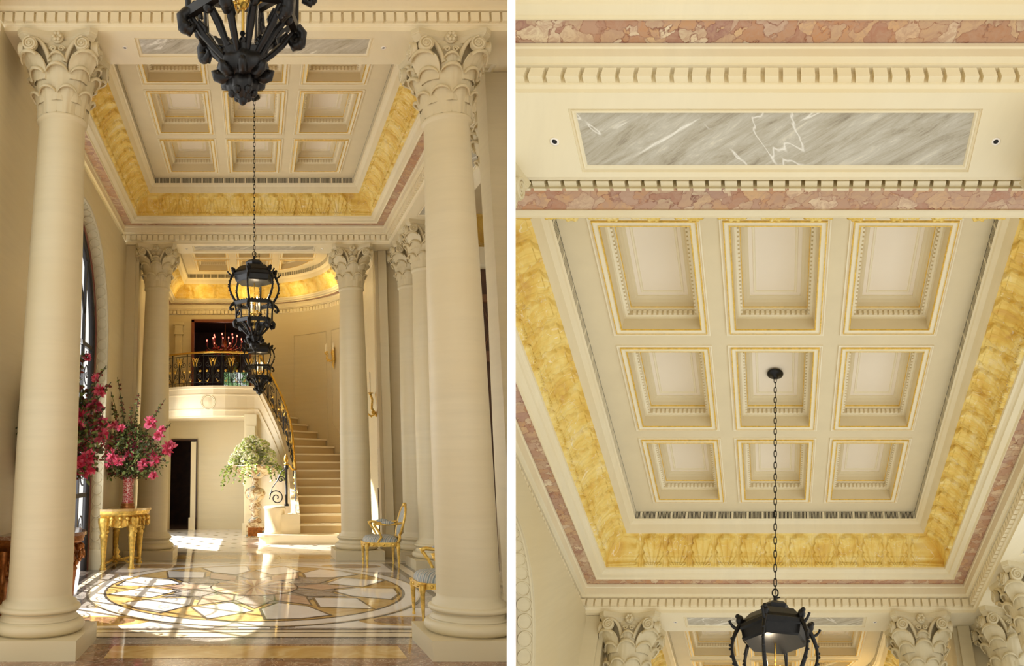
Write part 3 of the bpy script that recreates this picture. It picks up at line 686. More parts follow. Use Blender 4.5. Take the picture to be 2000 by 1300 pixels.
def sconce(at, label, out, n=2, s=1.0):
    """gilt wall light; out = unit vector away from the wall"""
    t = thing('wall_sconce', label, 'wall light', at, None); o = Vector(out); sd = Vector((-o.y, o.x, 0)); z = Vector((0, 0, 1))
    mb = MB(); mb.tube([z * -.42 * s, z * -.3 * s + o * .03, z * -.15 * s, z * .05 * s + o * .04, z * .2 * s], [.008 * s, .03 * s, .045 * s, .05 * s, .02 * s], 8)
    for k in range(9): mb.ball(z * (-.3 + .06 * k) * s + sd * (.035 * s * (-1) ** k) + o * .03, .024 * s, 0, 6, 4)
    mb.build('backplate', 'gilt', t)
    for k in range(n):
        q = (k - (n - 1) / 2); e = (o * .75 + sd * q * .9).normalized(); mb = MB()
        mb.tube([z * -.12 * s, e * .12 * s - z * .2 * s, e * .22 * s - z * .12 * s, e * .20 * s - z * .02 * s, e * .24 * s + z * .04 * s], [.016 * s] * 5, 6)
        c = e * .24 * s + z * .04 * s; mb.lathe([(.01, 0), (.04 * s, .015), (.03 * s, .03)], 10, c=tuple(c)); mb.ball(e * .18 * s - z * .17 * s, .028 * s, 0, 6, 4); a = mb.build('arm', 'gilt', t)
        mb = MB(); mb.lathe([(.012, .03), (.012, .25 * s), (.004, .26 * s)], 8, c=tuple(c)); mb.build('candle', 'candle_wax', a)
    return t

# ---------------------------------------------------------------- walls with holes
def wall_fill(outer, holes, fn, name, mat, parent=None, kind=None):
    bm = bmesh.new(); ed = []
    for lp in [outer] + holes:
        vs = [bm.verts.new((x, y, 0)) for x, y in lp]; ed += [bm.edges.new((vs[i], vs[(i + 1) % len(vs)])) for i in range(len(vs))]
    bmesh.ops.triangle_fill(bm, use_beauty=True, use_dissolve=False, edges=ed, normal=(0, 0, 1))
    bm.verts.index_update(); mb = MB(); mb.add([fn(v.co.x, v.co.y) for v in bm.verts], [[v.index for v in f.verts] for f in bm.faces]); bm.free()
    return mb.build(name, mat, parent, kind=kind)
ARC_V, ARC_R, ARC_W = 11.0, 1.95, 3.6
def arch_pts(r, n=40, base=0.0): return [(ARC_V - r, base)] + [(ARC_V - r * cos(PI * k / n), ARC_W + r * sin(PI * k / n)) for k in range(n + 1)] + [(ARC_V + r, base)]
def left_wall():
    U = -2.49; a = arch_pts(ARC_R)
    wall_fill([(6.9, 0)] + a + [(14.46, 0), (14.46, 5.93), (6.9, 5.93)], [], lambda v, w: (U, v, w), 'wall_left', 'limestone', kind='structure')
    t = thing('window_1', '', '', (0, 0, 0), kind='structure')
    mb = MB(); mb.grid([[(U - .0, v, w) for v, w in a], [(U - .22, v, w) for v, w in a]], 0); mb.grid([[(U - .22, v, w) for v, w in a], [(U - .22, ARC_V + (v - ARC_V) * .97, w - (.05 if w > ARC_W else 0)) for v, w in a]], 0)
    # flat guilloche discs along the reveal
    L = 0; path = [Vector((0, v, w)) for v, w in a]; fine = []
    for p, q in zip(path, path[1:]):
        k = max(1, int((q - p).length / .01)); fine += [(p.lerp(q, i / k), (q - p).normalized()) for i in range(k)]
    acc = 0; last = fine[0][0]; nxt = .38
    for p, d in fine:
        acc += (p - last).length; last = p
        if acc > nxt:
            nxt += .185; pts = []
            nrm = Vector((0, -d.z, d.y)) * -1; nrm = nrm if nrm.dot(Vector((0, ARC_V, 2.5)) - p) > 0 else -nrm
            for k in range(16): b = 2 * PI * k / 16; pts.append(Vector((U - .11, 0, 0)) + p + Vector((1, 0, 0)) * (.075 * cos(b)) + d * (.082 * sin(b)) + nrm * .002)
            mb.tube(pts, .009, 5, closed=True)
    for s in (0, 1):
        mb.grid([[(U - .01 - .2 * s, v, w) for v, w in arch_pts(ARC_R - .012)], [(U - .03 - .16 * s, v, w) for v, w in arch_pts(ARC_R - .012)]], 0)
    mb.build('guilloche_reveal', 'limestone', t)
    for s in (-1, 1):
        mb = MB(); v0 = ARC_V + s * ARC_R; mb.box(U - .23, U + .015, min(v0, v0 - s * .03), max(v0, v0 - s * .03), 0, .32); mb.build('reveal_plinth', 'limestone', t)
    mb = MB(); fr = lambda r0, r1, x0, x1: [mb.grid([[(x, v, w) for v, w in arch_pts(r)] for x, r in ((x0, r0), (x1, r0), (x1, r1), (x0, r1), (x0, r0))], 0)]
    fr(1.945, 1.90, U - .20, U - .26); mb.build('outer_frame', 'window_wood', t)
    mb = MB(); fr(1.90, 1.77, U - .22, U - .30)
    for v in (-1.17, -.585, 0, .585, 1.17): top = ARC_W + math.sqrt(1.8 ** 2 - v * v); mb.box(U - .28, U - .235, ARC_V + v - .03, ARC_V + v + .03, 0, top)
    for w in (.35, 1.2, 2.4, 3.6): mb.box(U - .28, U - .235, ARC_V - 1.8, ARC_V + 1.8, w - .035, w + .035)
    for r in (.7, 1.25): mb.tube([(U - .26, ARC_V - r * cos(PI * k / 20), ARC_W + r * sin(PI * k / 20)) for k in range(21)], .02, 6)
    for i in range(6):
        for j in range(4):
            c = (U - .25, ARC_V - 1.47 + .585 * i, .75 + .8 * j); mb.tube(spiral(c, .2, .02, 1.4, i, 18, 'yz', (-1) ** i), .012, 5)
    mb.build('window_frame', 'window_frame', t)
    mb = MB(); mb.box(U - .27, U - .262, ARC_V - 1.8, ARC_V + 1.8, 0.02, 5.36); mb.build('pane', 'glass', t)
def path_left_normal(P):
    out = []
    for i in range(len(P)):
        a = Vector(P[max(0, i - 1)][:2]); b = Vector(P[min(len(P) - 1, i + 1)][:2]); d = (b - a).normalized(); out.append(Vector((-d.y, d.x)))
    return out

def common_hall(vcol0, front_shift, near_soffit, warp):
    build_name = 'left picture' if SIDE is LEFT else 'right picture'
    # ceilings
    base = rect(-HU, HU, 8.42, 13.58); real_build = MB.build
    def warped(self, name, *a, **k):
        # at the near beam the frieze strip runs deeper over a free-standing row of dentils
        if warp and name == 'cornice': self.v = [(x, (7.54 if z > 6.18 else 7.44 if z > 5.96 else 7.37) if y < 7.775 else y, (6.235 if z > 6.18 else z) if y < 7.775 else z) for x, y, z in self.v]
        if warp and name == 'dentil_course' and len(self.v) > 1500: self.v = [(x, 7.44 + (y - 7.645) / .055 * .10 if y < 7.76 else y, 6.0 + (z - 5.972) / .094 * .22 if y < 7.76 else z) for x, y, z in self.v]
        if warp and name == 'breccia_band': self.v = [(x, 7.45 if y < 7.78 else y, z) for x, y, z in self.v]
        return real_build(self, name, *a, **k)
    MB.build = warped; bay_ceiling(1, base, coffer_holes(9.31), fine=True); MB.build = real_build
    bay_ceiling(2, shift(base, front_shift), [])
    arc = [(HU * cos(PI / 2 * k / 40), 18.9 + HU * sin(PI / 2 * k / 40)) for k in range(41)]
    bb = [(-HU, 15.77), (HU, 15.77)] + arc + [(-HU, 20.745)]
    hs = coffer_holes(16.67, 2) + [rect(k * 1.11 - .476, k * 1.11 + .476, 19.20, 20.38) for k in (-1, 0)]
    a0, a1 = math.asin(.3 / 1.58), math.acos(.634 / 1.58); hs.append([(.634, 19.2)] + [(1.58 * cos(a0 + (a1 - a0) * k / 14), 18.9 + 1.58 * sin(a0 + (a1 - a0) * k / 14)) for k in range(15)])
    bay_ceiling(3, bb, hs)
    soffit_beam(*near_soffit, 1, 'near', u_r=2.62); soffit_beam(14.355, 14.995, 14.53, 14.82, 2, 'far', u_r=2.62)
    # side architraves over the right-hand columns
    b = thing('trim_3', '', '', (0, 0, 0), kind='structure'); o = rect(2.62, 3.40, near_soffit[1] - .7, 15.0); h = rect(2.80, 3.22, near_soffit[1] + 1.1, 12.7)
    fill_holes(o, [h], W_SOF, 'soffit', 'limestone_pale', b); mb = MB(); mb.flat(h, W_SOF + .018); mb.build('marble_panel', 'grey_marble', b, recalc=False)
    mb = MB(); ring(mb, closed_path(h), [(0, W_SOF), (0, W_SOF + .012), (-.015, W_SOF + .014), (-.03, W_SOF + .004), (-.04, W_SOF + .02)], [0] * 4); mb.build('panel_moulding', 'limestone_pale', b, recalc=False)
    # left wall, piers
    left_wall()
    mb = MB(); mb.box(-3.0, -2.53, near_soffit[0], near_soffit[1] + .02, 0, 5.895); mb.box(-3.0, -2.30, 14.44, 14.95, 0, 5.895); mb.box(-2.36, -2.24, 14.50, 14.9, 0, 5.895); mb.box(-3.0, -2.26, 14.42, 14.97, 0, .3)
    mb.build('trim_4', 'limestone', kind='structure')
    if SIDE is LEFT: mb = MB(); mb.box(2.53, 2.98, 7.80, 8.15, 0, 5.895); mb.box(2.49, 2.98, 7.76, 8.19, 0, .3); mb.build('trim_10', 'limestone', kind='structure')
    mb = MB(); mb.box(2.46, 2.62, 14.78, 15.1, 0, 5.895); mb.box(2.40, 2.52, 14.84, 15.1, 0, 5.895); mb.box(2.62, 3.4, 14.92, 15.1, 0, 5.895); mb.box(2.38, 2.62, 14.76, 15.1, 0, .3)
    mb.build('trim_5', 'limestone', kind='structure')
    # columns
    v0, v1 = vcol0, COLV[1]; g = 'columns carrying the beams'
    first = make_column((-1.955, v0, 0), 'stone column at the near left of the hall in the %s' % build_name, g)
    cp = lambda p, l: copy_tree(first, p, l, g)
    cp((1.955, v0, 0), 'stone column at the near right of the hall in the %s' % build_name)
    cp((-COLU, v1, 0), 'stone column at the far left, beside the dark lower doorway' if SIDE is LEFT else 'stone column at the far left, left of the lantern in the right picture')
    cp((COLU, v1, 0), 'stone column at the far right, beside the stair steps' if SIDE is LEFT else 'stone column at the far right, right of the lantern in the right picture')
    cp((3.03, 13.2, 0), 'stone column of the side arcade, nearer of the pair at the right in the %s' % build_name)
    cp((3.03, 14.5, 0), 'stone column of the side arcade, farther of the pair at the right in the %s' % build_name)
    if SIDE is LEFT: cp((3.02, 8.85, 0), 'stone column of the side arcade, just right of the big near column')
    lantern((0, 11.05, 4.66), 4.66, 'bronze lantern on a long chain in the middle bay of the %s' % build_name, 'bronze lanterns on chains', chain_to=7.262)
    # back bay walls
    mb = MB(); mb.box(-2.62, -2.53, 15.0, 17.2, 0, 5.93); mb.box(-2.62, -2.53, 20.0, 21.45, 0, 5.93); mb.box(-2.62, -2.53, 17.2, 20.0, 3.5, 5.93); mb.build('wall_left', 'limestone', kind='structure')
    P = [(2.55, 15.1), (2.55, 18.9)] + [(2.55 * cos(PI / 2 * k / 48), 18.9 + 2.55 * sin(PI / 2 * k / 48)) for k in range(1, 49)]
    mb = MB(); mb.grid([[(x, y, 0) for x, y in P], [(x, y, 5.95) for x, y in P]], 0); mb.build('wall_right', 'limestone', kind='structure')
    mb = MB()
    for a, b_ in ((.30, .62), (.70, 1.12)):
        for z in (1.9, 5.3):
            mb.tube([(2.545 * cos(a + (b_ - a) * k / 10), 18.9 + 2.545 * sin(a + (b_ - a) * k / 10), z + (.9 * k / 10 if z < 3 else 0)) for k in range(11)], .014, 5)
        for q, zz in ((a, 1.9), (b_, 2.8)): mb.tube([(2.545 * cos(q), 18.9 + 2.545 * sin(q), zz), (2.545 * cos(q), 18.9 + 2.545 * sin(q), 5.3)], .014, 5)
    mb.build('trim_6', 'limestone', kind='structure')
    wall_fill([(-2.53, 0), (-2.30, 0), (-2.30, 2.43), (-1.62, 2.43), (-1.62, 0), (0.05, 0), (.05, 5.93), (-2.53, 5.93)], [[(-1.74, 3.6), (-.12, 3.6), (-.12, 5.74), (-1.74, 5.74)]], lambda u, w: (u, 21.45, w), 'wall_back', 'limestone', kind='structure')

# ---------------------------------------------------------------- LEFT PICTURE: the hall
SIDE = LEFT
common_hall(7.33, -PITCH_BAY, (7.005, 7.645, 7.17, 7.46), False)
lantern((-.055, 3.42, 4.675), 4.70, 'big bronze lantern nearest the viewer, cut off by the top edge of the left picture', 'bronze lanterns on chains', chain_to=6.95)
lantern((0.12, 18.3, 4.70), 4.70, 'smallest and farthest bronze lantern, hanging before the stair balcony', 'bronze lanterns on chains', chain_to=6.95)

# floor: one inlaid marble pavement
def build_floor():
    mats = ['floor_brown', 'floor_grey', 'floor_dark', 'floor_cream', 'floor_white', 'floor_yellow', 'floor_rose']
    B, G, D, C, W, Yl, Ro = range(7); mb = MB(); zc = [0.0]
    def up(): zc[0] += .0007; return zc[0]
    def R(u0, u1, v0, v1, m, z=None): mb.flat(rect(u0, u1, v0, v1), up() if z is None else z, m)
    mb.flat(rect(-3.1, 4.9, -1.0, 24.2), 0, B)
    # near beam strip
    R(-2.9, 4.5, 7.56, 7.82, G); R(-1.30, 1.32, 7.00, 7.48, Yl); zz = up()
    # bay
    R(-2.9, 4.5, 7.82, 14.05, D); R(-2.9, 4.5, 7.86, 14.01, C); R(-2.9, 4.5, 8.03, 13.86, D); R(-2.46, 2.52, 8.07, 13.82, C)
    R(-2.38, 2.38, 8.16, 13.74, D); R(-2.28, 2.28, 8.22, 13.68, G)
    CV, ru, rv = 11.0, 2.24, 2.72
    z = up()
    for su in (-1, 1):
        for sv in (-1, 1):      # white spandrel fields and oval corner insets
            mb.flat(rect(*sorted((su * .42, su * 2.2)), *sorted((CV + sv * 2.73, CV + sv * 1.6))), z, W)
    z = up()
    for su in (-1, 1):
        for sv in (-1, 1):
            mb.flat([(su * 1.62 + .50 * cos(a * PI / 16), CV + sv * 2.36 + .28 * sin(a * PI / 16)) for a in range(32)], z, Yl)
            mb.flat([(su * 1.68 + .40 * cos(a * PI / 16), CV + sv * 2.36 + .21 * sin(a * PI / 16)) for a in range(32)], z + .0007, B)
    z = up() + .0007; R(-.16, .16, 8.22, 8.6, W, z); R(-.16, .16, 13.4, 13.68, W, z)
    E = lambda f, n=96, a0=0: [(f * ru * cos(a0 + 2 * PI * k / n), CV + f * rv * sin(a0 + 2 * PI * k / n)) for k in range(n)]
    for f, m in ((1.0, D), (.985, C), (.975, W), (.90, D), (.885, Yl), (.50, D), (.485, G)): mb.flat(E(f), up(), m)
    pt = lambda f, a: (f * ru * cos(a), CV + f * rv * sin(a))
    N = 12; z = up()
    for k in range(N):
        a = 2 * PI * (k + .5) / N; h = PI / N
        q = [pt(.47, a), pt(.62, a - h * .86), pt(.86, a - h * .80), pt(.875, a), pt(.86, a + h * .80), pt(.62, a + h * .86)] if k % 2 else [pt(.46, a), pt(.67, a - h), pt(.885, a), pt(.67, a + h)]
        mb.flat(q, z, D); c = (sum(p[0] for p in q) / len(q), sum(p[1] for p in q) / len(q))
        mb.flat([(c[0] + (p[0] - c[0]) * .9, c[1] + (p[1] - c[1]) * .9) for p in q], z + .0007, W)
    z = up() + .0007
    for k in range(N):
        a = 2 * PI * k / N; h = PI / N; q = [pt(.22, a), pt(.42, a - h), pt(.62, a), pt(.42, a + h)]
        mb.flat(q, z, D); c = (sum(p[0] for p in q) / 4, sum(p[1] for p in q) / 4); mb.flat([(c[0] + (p[0] - c[0]) * .9, c[1] + (p[1] - c[1]) * .9) for p in q], z + .0007, G if k % 2 else Ro)
    z = up() + .0007; mb.flat(E(.27), z, D); mb.flat(E(.26), z + .0007, Ro)
    for k in range(24):
        a = 2 * PI * k / 24; h = PI / 24; mb.flat([pt(.01, a), pt(.25, a - h * .5), pt(.25, a + h * .5)], z + .0014, (C, Yl, B)[k % 3])
    # far strip and back bay of white tiles with dark cabochons
    z = .0007
    mb.flat(rect(-2.9, 4.5, 14.05, 15.6), z, G); mb.flat(rect(-1.5, 1.5, 14.45, 15.1), z * 2, Yl); mb.flat(rect(-2.9, 4.5, 15.6, 21.5), z, C); mb.flat(rect(-2.5, 2.5, 15.75, 21.5), z * 2, W)
    for i in range(9):
        for j in range(11):
            u = -2.2 + .5 * i + (.25 if j % 2 else 0); v = 16.0 + .5 * j; s = .075; mb.flat([(u - s, v), (u, v - s), (u + s, v), (u, v + s)], z * 3, D)
    return mb.build('floor', mats, kind='structure')
build_floor()

# aisle room seen past the near right column
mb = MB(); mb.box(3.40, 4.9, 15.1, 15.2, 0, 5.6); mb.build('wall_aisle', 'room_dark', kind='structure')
mb = MB(); mb.box(3.38, 4.8, 15.0, 15.1, 0, .9); [mb.box(3.45 + .36 * k, 3.47 + .36 * k, 15.05, 15.1, 1.0, 3.6) for k in range(4)]; mb.box(3.4, 4.8, 14.96, 15.1, 3.7, 3.9); mb.box(3.4, 4.8, 14.98, 15.1, 4.9, 5.05)
for k in range(4): mb.tube([(3.5 + .36 * k, 15.06, 4.0), (3.78 + .36 * k, 15.06, 4.8)], .012, 4); mb.tube([(3.78 + .36 * k, 15.06, 4.0), (3.5 + .36 * k, 15.06, 4.8)], .012, 4)
mb.build('trim_7', 'wood_brown', kind='structure')
t_ = thing('ceiling', '', '', (0, 0, 0), kind='structure')
mb = MB(); mb.box(3.3, 5.2, 14.7, 15.2, 5.6, 5.95); mb.box(3.40, 3.45, 7.0, 15.1, 5.9, 7.3); mb.build('aisle_cornice', 'limestone_pale', t_)
mb = MB(); P = [[(3.4, 15.1, 5.95), (5.2, 15.1, 5.95)], [(3.4, 14.95, 6.3), (5.2, 14.95, 6.3)], [(3.4, 14.6, 6.6), (5.2, 14.6, 6.6)]]; mb.grid(P); mb.build('aisle_cove', 'siena', t_)
mb = MB(); mb.box(3.4, 5.2, 7.0, 14.65, 6.6, 6.7); mb.build('aisle_plaster', 'coffer_tan', t_)

# stair and balcony
def stair():
    t = thing('staircase', 'curved stone staircase rising from the hall floor to the balcony', 'staircase', (0, 0, 0)); H = .2; C0 = (0, 18.9)
    for n in range(1, 19):
        mb = MB(); w1 = H * n
        if n == 1:
            pts = [(.10, 17.75), (.10, 17.45)] + [(.10 + .30 - .30 * cos(a), 17.45 - .22 * sin(a)) for a in [PI / 2 * k / 6 for k in range(1, 7)]] + [(1.2, 17.2), (2.0, 17.22), (2.5, 17.28), (2.5, 17.75)]
            mb.poly([(x, y) for x, y in pts], 0, w1 - .045, 0); mb.poly([(x - (.03 if x < .5 else 0), y - .035) for x, y in pts], w1 - .045, w1)
        elif n <= 5:
            v = 17.4 + .3 * (n - 1); ul = .62 if n == 2 else .8 if n == 3 else .9
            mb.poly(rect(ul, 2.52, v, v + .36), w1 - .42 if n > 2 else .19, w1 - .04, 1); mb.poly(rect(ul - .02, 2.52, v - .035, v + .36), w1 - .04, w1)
        else:
            a0 = math.radians(6.92 * (n - 6)); a1 = math.radians(6.92 * (n - 5) + 1.5); p = lambda r, a: (r * cos(a), C0[1] + r * sin(a)); st = .035
            q = [p(.93, a0), p(2.53, a0)] + [p(2.53, a0 + (a1 - a0) * k / 4) for k in range(1, 5)] + [p(.93, a1)]
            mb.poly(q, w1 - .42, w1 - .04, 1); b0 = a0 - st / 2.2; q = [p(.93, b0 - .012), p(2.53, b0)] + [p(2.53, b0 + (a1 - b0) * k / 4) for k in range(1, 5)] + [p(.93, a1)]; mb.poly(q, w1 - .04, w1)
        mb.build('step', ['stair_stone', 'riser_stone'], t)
    P = [(.95, 17.6 + .13 * k) for k in range(11)] + [(.95 * cos(PI / 2 * k / 28), 18.9 + .95 * sin(PI / 2 * k / 28)) for k in range(1, 29)]
    pitch = lambda u, v: (.2 + (v - 17.4) / .3 * .2) if (v <= 18.9 and u > .9) else min(3.6, 1.2 + math.degrees(math.atan2(v - 18.9, u)) / 6.92 * .2)
    nl = path_left_normal(P); top = [pitch(*p) + .12 for p in P]
    def sweep(mb, P, nl, prof):   # prof: list of functions i -> (offset, w)
        mb.grid([[(P[i][0] + nl[i].x * f(i)[0], P[i][1] + nl[i].y * f(i)[0], f(i)[1]) for i in range(len(P))] for f in prof], 0, False)
    mb = MB(); sweep(mb, P, nl, [lambda i: (-.08, top[i] - .2), lambda i: (-.08, top[i]), lambda i: (.10, top[i]), lambda i: (.10, top[i] - .06), lambda i: (.075, top[i] - .08), lambda i: (.075, max(0, top[i] - .20)), lambda i: (.09, max(0, top[i] - .21)), lambda i: (.09, max(0, top[i] - .24)), lambda i: (.065, max(0, top[i] - .25)), lambda i: (.065, max(0, top[i] - .58)),
                                    lambda i: (.085, max(0, top[i] - .59)), lambda i: (.085, max(0, top[i] - .63)), lambda i: (.06, max(0, top[i] - .64)), lambda i: (.06, max(0, top[i] - .74)), lambda i: (.02, max(0, top[i] - .80)), lambda i: (.02, 0)])
    mb.build('stringer', 'stair_stone', t)
    mb = MB(); mb.lathe([(.24, .2), (.24, .25), (.225, .26), (.225, .72), (.245, .73), (.245, .78), (.21, .80)], 32, c=(.46, 17.68, 0)); mb.poly([(.46, 17.5), (1.02, 17.52), (1.02, 17.75), (.46, 17.86)], .2, .62); mb.build('starting_pedestal', 'stair_stone', t)
    # spandrel wall closing the well under the upper flight
    mb = MB(); mb.box(-.26, .06, 19.74, 19.86, 0, 3.0); mb.box(-.22, .02, 19.72, 19.76, .5, 2.7); mb.box(-.30, .08, 19.70, 19.88, 0, .28); mb.build('stair_pier', 'limestone_pale', t)
    # balcony
    b = thing('balcony', 'stone balcony slab with moulded fascia and round medallion above the dark doorway', 'balcony', (0, 0, 0))
    Q = [(0.0, 19.85), (-.2, 19.82), (-.45, 19.76), (-.75, 19.70), (-1.05, 19.69), (-1.35, 19.75), (-1.65, 19.87), (-1.95, 20.04), (-2.25, 20.25), (-2.53, 20.5)]
    nq = path_left_normal(Q); mb = MB(); z = 3.72
    prof = [(-.08, z), (.10, z), (.10, z - .06), (.075, z - .08), (.075, z - .20), (.09, z - .21), (.09, z - .24), (.065, z - .25), (.065, z - .58), (.085, z - .59), (.085, z - .63), (.06, z - .64), (.06, z - .76), (-.05, z - .80)]
    mb.grid([[(Q[i][0] + nq[i].x * o, Q[i][1] + nq[i].y * o, w) for i in range(len(Q))] for o, w in prof], 0, False); mb.build('fascia', 'stair_stone', b)
    mb = MB(); mb.poly(list(Q) + [(-2.53, 21.44), (.3, 21.42)] + [(.35, 21.2), (.3, 19.85)], 3.35, 3.6); mb.poly([(x, y + .02) for x, y in Q] + [(-2.53, 21.44), (0, 21.44)], 2.92, 2.98); mb.build('slab', 'stair_stone', b)
    mb = MB(); c = (-1.18, 19.63, z - .42)
    for r, rr in ((.185, .014), (.155, .010)): mb.tube([(c[0] + r * cos(a * PI / 12), c[1] + .0, c[2] + r * sin(a * PI / 12)) for a in range(24)], rr, 6, closed=True)
    mb.add([(c[0], c[1] - .012, c[2])] + [(c[0] + .15 * cos(a * PI / 12), c[1], c[2] + .15 * sin(a * PI / 12)) for a in range(24)], [(0, 1 + a, 1 + (a + 1) % 24) for a in range(24)]); mb.build('medallion', 'stair_stone', b)
    # railing along stringer and balcony
    full = [(p[0], p[1], w) for p, w in zip(P, top)][2:] + [(q[0], q[1], z) for q in Q[1:]]
    S = [0.0]
    for a, c2 in zip(full, full[1:]): S.append(S[-1] + math.dist(a[:2], c2[:2]))
    def at(s, h):
        s = max(0, min(S[-1] - 1e-4, s)); i = next(k for k in range(len(S) - 1) if S[k + 1] > s); f = (s - S[i]) / (S[i + 1] - S[i]); a, c2 = full[i], full[i + 1]
        return (a[0] + (c2[0] - a[0]) * f, a[1] + (c2[1] - a[1]) * f, a[2] + (c2[2] - a[2]) * f + h)
    r = thing('stair_railing', 'wrought iron railing with gilt flowers and brass handrail along stair and balcony', 'railing', (0, 0, 0)); HR = .88; n = 110
    mb = MB(); hp = [(.72, 17.56, 1.74), (.78, 17.6, 1.70), (.86, 17.68, 1.60)] + [at(S[-1] * k / n, HR + (.10 * max(0, 1 - k / 8))) for k in range(n + 1)]; mb.tube(hp, .030, 8, flat=.7); mb.build('handrail', 'brass', r)
    mb = MB(); [mb.tube([at(S[-1] * k / n, h) for k in range(n + 1)], .009, 5) for h in (.10, .80, .86)]; mb.build('rail_bars', 'iron', r)
    mb = MB(); mb.lathe([(.05, .80), (.05, .84), (.028, .86), (.028, 1.60), (.05, 1.63), (.05, 1.68), (.02, 1.70)], 14, c=(.72, 17.56, 0)); mb.tube(spiral((.50, 17.56, .98), .17, .02, 1.6, PI * .9, 26, 'xz', -1), .014, 6); mb.tube([(.34, 17.56, .95), (.40, 17.56, 1.2), (.52, 17.56, 1.36), (.60, 17.56, 1.55), (.71, 17.56, 1.62)], .012, 6); mb.tube(spiral((.60, 17.56, 1.38), .08, .01, 1.3, 0, 16), .011, 5); mb.build('newel_post', 'iron', r)
    mb = MB(); mb.lathe([(.02, 1.70), (.05, 1.715), (.055, 1.73), (.02, 1.75), (.045, 1.79), (.055, 1.83), (.04, 1.89), (.01, 1.95)], 14, c=(.72, 17.56, 0), flute=lambda a, zz: 1 + .08 * cos(7 * a + 40 * zz)); mb.build('pinecone_finial', 'brass', r)
    np_ = 11; step = S[-1] / np_; bulge = .02
    for k in range(np_ + 1):
        s = step * k; mb = MB(); mb.tube([at(s, 0), at(s, HR)], .013, 6); mb.ball(at(s, .83), .02, 0, 6, 4); mb.build('baluster_post', 'iron', r)
    def sp(s0, h0, r0, r1, tn, a0, sg=1, n=20): return [at(s0 + (r0 + (r1 - r0) * i / n) * cos(a0 + sg * tn * 2 * PI * i / n), h0 + (r0 + (r1 - r0) * i / n) * sin(a0 + sg * tn * 2 * PI * i / n)) for i in range(n + 1)]
    for k in range(np_):
        c = step * (k + .5); q = step * .5; ir = MB(); go = MB(); gl = []
        for sx in (-1, 1):
            ir.tube(sp(c + sx * q * .55, .58, q * .36, .015, 1.6, PI / 2, sx), .009, 5); ir.tube(sp(c + sx * q * .52, .27, q * .34, .015, 1.5, -PI / 2, -sx), .009, 5)
            ir.tube([at(c + sx * q * .9, .12), at(c + sx * q * .45, .35), at(c + sx * q * .2, .55), at(c + sx * q * .5, .78)], .009, 5); ir.tube([at(c + sx * q * .06, .1), at(c + sx * q * .12, .4), at(c + sx * q * .04, .6)], .009, 5)
            for nm_, fn_ in (('gilt_leaf', lambda g_: g_.tube([at(c + sx * q * .12, .52), at(c + sx * q * .2, .62), at(c + sx * q * .38, .74)], [.008, .026, .006], 6)), ('gilt_disc', lambda g_: g_.ball(at(c + sx * q * .62, .40), .034, 0, 8, 5)), ('gilt_scroll', lambda g_: g_.tube([at(c + sx * q * .75, .14), at(c + sx * q * .55, .12), at(c + sx * q * .42, .2)], [.006, .02, .006], 6))):
                g_ = MB(); fn_(g_); gl.append((nm_, g_))
        ir.tube([at(c, .02), at(c, .78)], .009, 5); [ir.tube(sp(c + x * q, .05, .028, .028, 1, 0), .006, 4) for x in (-.6, .6)]
        go.ball(at(c, .68), .03, 0, 7, 5, (1, 1, 1.5)); go.tube([at(c - .045, .74), at(c, .66), at(c + .045, .74)], [.012, .02, .012], 6)
        pn = ir.build('scroll_panel', 'iron', r); go.build('gilt_flower', 'gilt', pn); [g_.build(nm_, 'gilt', pn) for nm_, g_ in gl]
stair()

# rooms behind the back wall
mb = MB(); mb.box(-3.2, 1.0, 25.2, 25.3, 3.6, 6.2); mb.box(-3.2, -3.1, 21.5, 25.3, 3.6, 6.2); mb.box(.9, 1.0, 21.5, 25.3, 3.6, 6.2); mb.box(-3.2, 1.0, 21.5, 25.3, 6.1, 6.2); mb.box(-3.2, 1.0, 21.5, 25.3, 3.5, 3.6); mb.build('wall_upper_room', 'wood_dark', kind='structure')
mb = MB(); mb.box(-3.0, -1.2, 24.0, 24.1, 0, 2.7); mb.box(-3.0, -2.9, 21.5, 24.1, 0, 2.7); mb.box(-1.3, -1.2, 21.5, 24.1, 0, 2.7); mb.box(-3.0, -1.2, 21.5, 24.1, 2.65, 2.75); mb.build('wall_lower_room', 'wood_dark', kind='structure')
d = thing('door_1', '', '', (0, 0, 0), kind='structure'); mb = MB(); mb.box(-1.74, -1.60, 21.36, 21.50, 0, 2.36); mb.box(-1.78, -1.60, 21.33, 21.5, 0, .32); mb.build('door_jamb', 'limestone_pale', d); mb = MB(); mb.box(-1.60, -1.57, 21.38, 21.46, 0, 2.43); mb.box(-2.3, -1.6, 21.42, 21.46, 2.38, 2.43); mb.build('door_edge', 'wood_dark', d)
d = thing('door_2', '', '', (0, 0, 0), kind='structure'); mb = MB(); mb.box(-1.78, -1.70, 21.38, 21.5, 3.6, 5.78); mb.box(-.16, -.08, 21.38, 21.5, 3.6, 5.78); mb.box(-1.78, -.08, 21.38, 21.5, 5.72, 5.80); mb.build('door_casing', 'window_wood', d)
mb = MB(); mb.box(-1.0, -.1, 25.12, 25.2, 4.05, 4.75); mb.build('window_2', 'stained_glass', kind='structure')
mb = MB(); [mb.box(-1.0 + .15 * k - .01, -1.0 + .15 * k + .01, 25.08, 25.13, 4.05, 4.75) for k in range(7)]; [mb.box(-1.0, -.1, 25.08, 25.13, w - .01, w + .01) for w in (4.25, 4.5)]; mb.build('trim_8', 'window_frame', kind='structure')
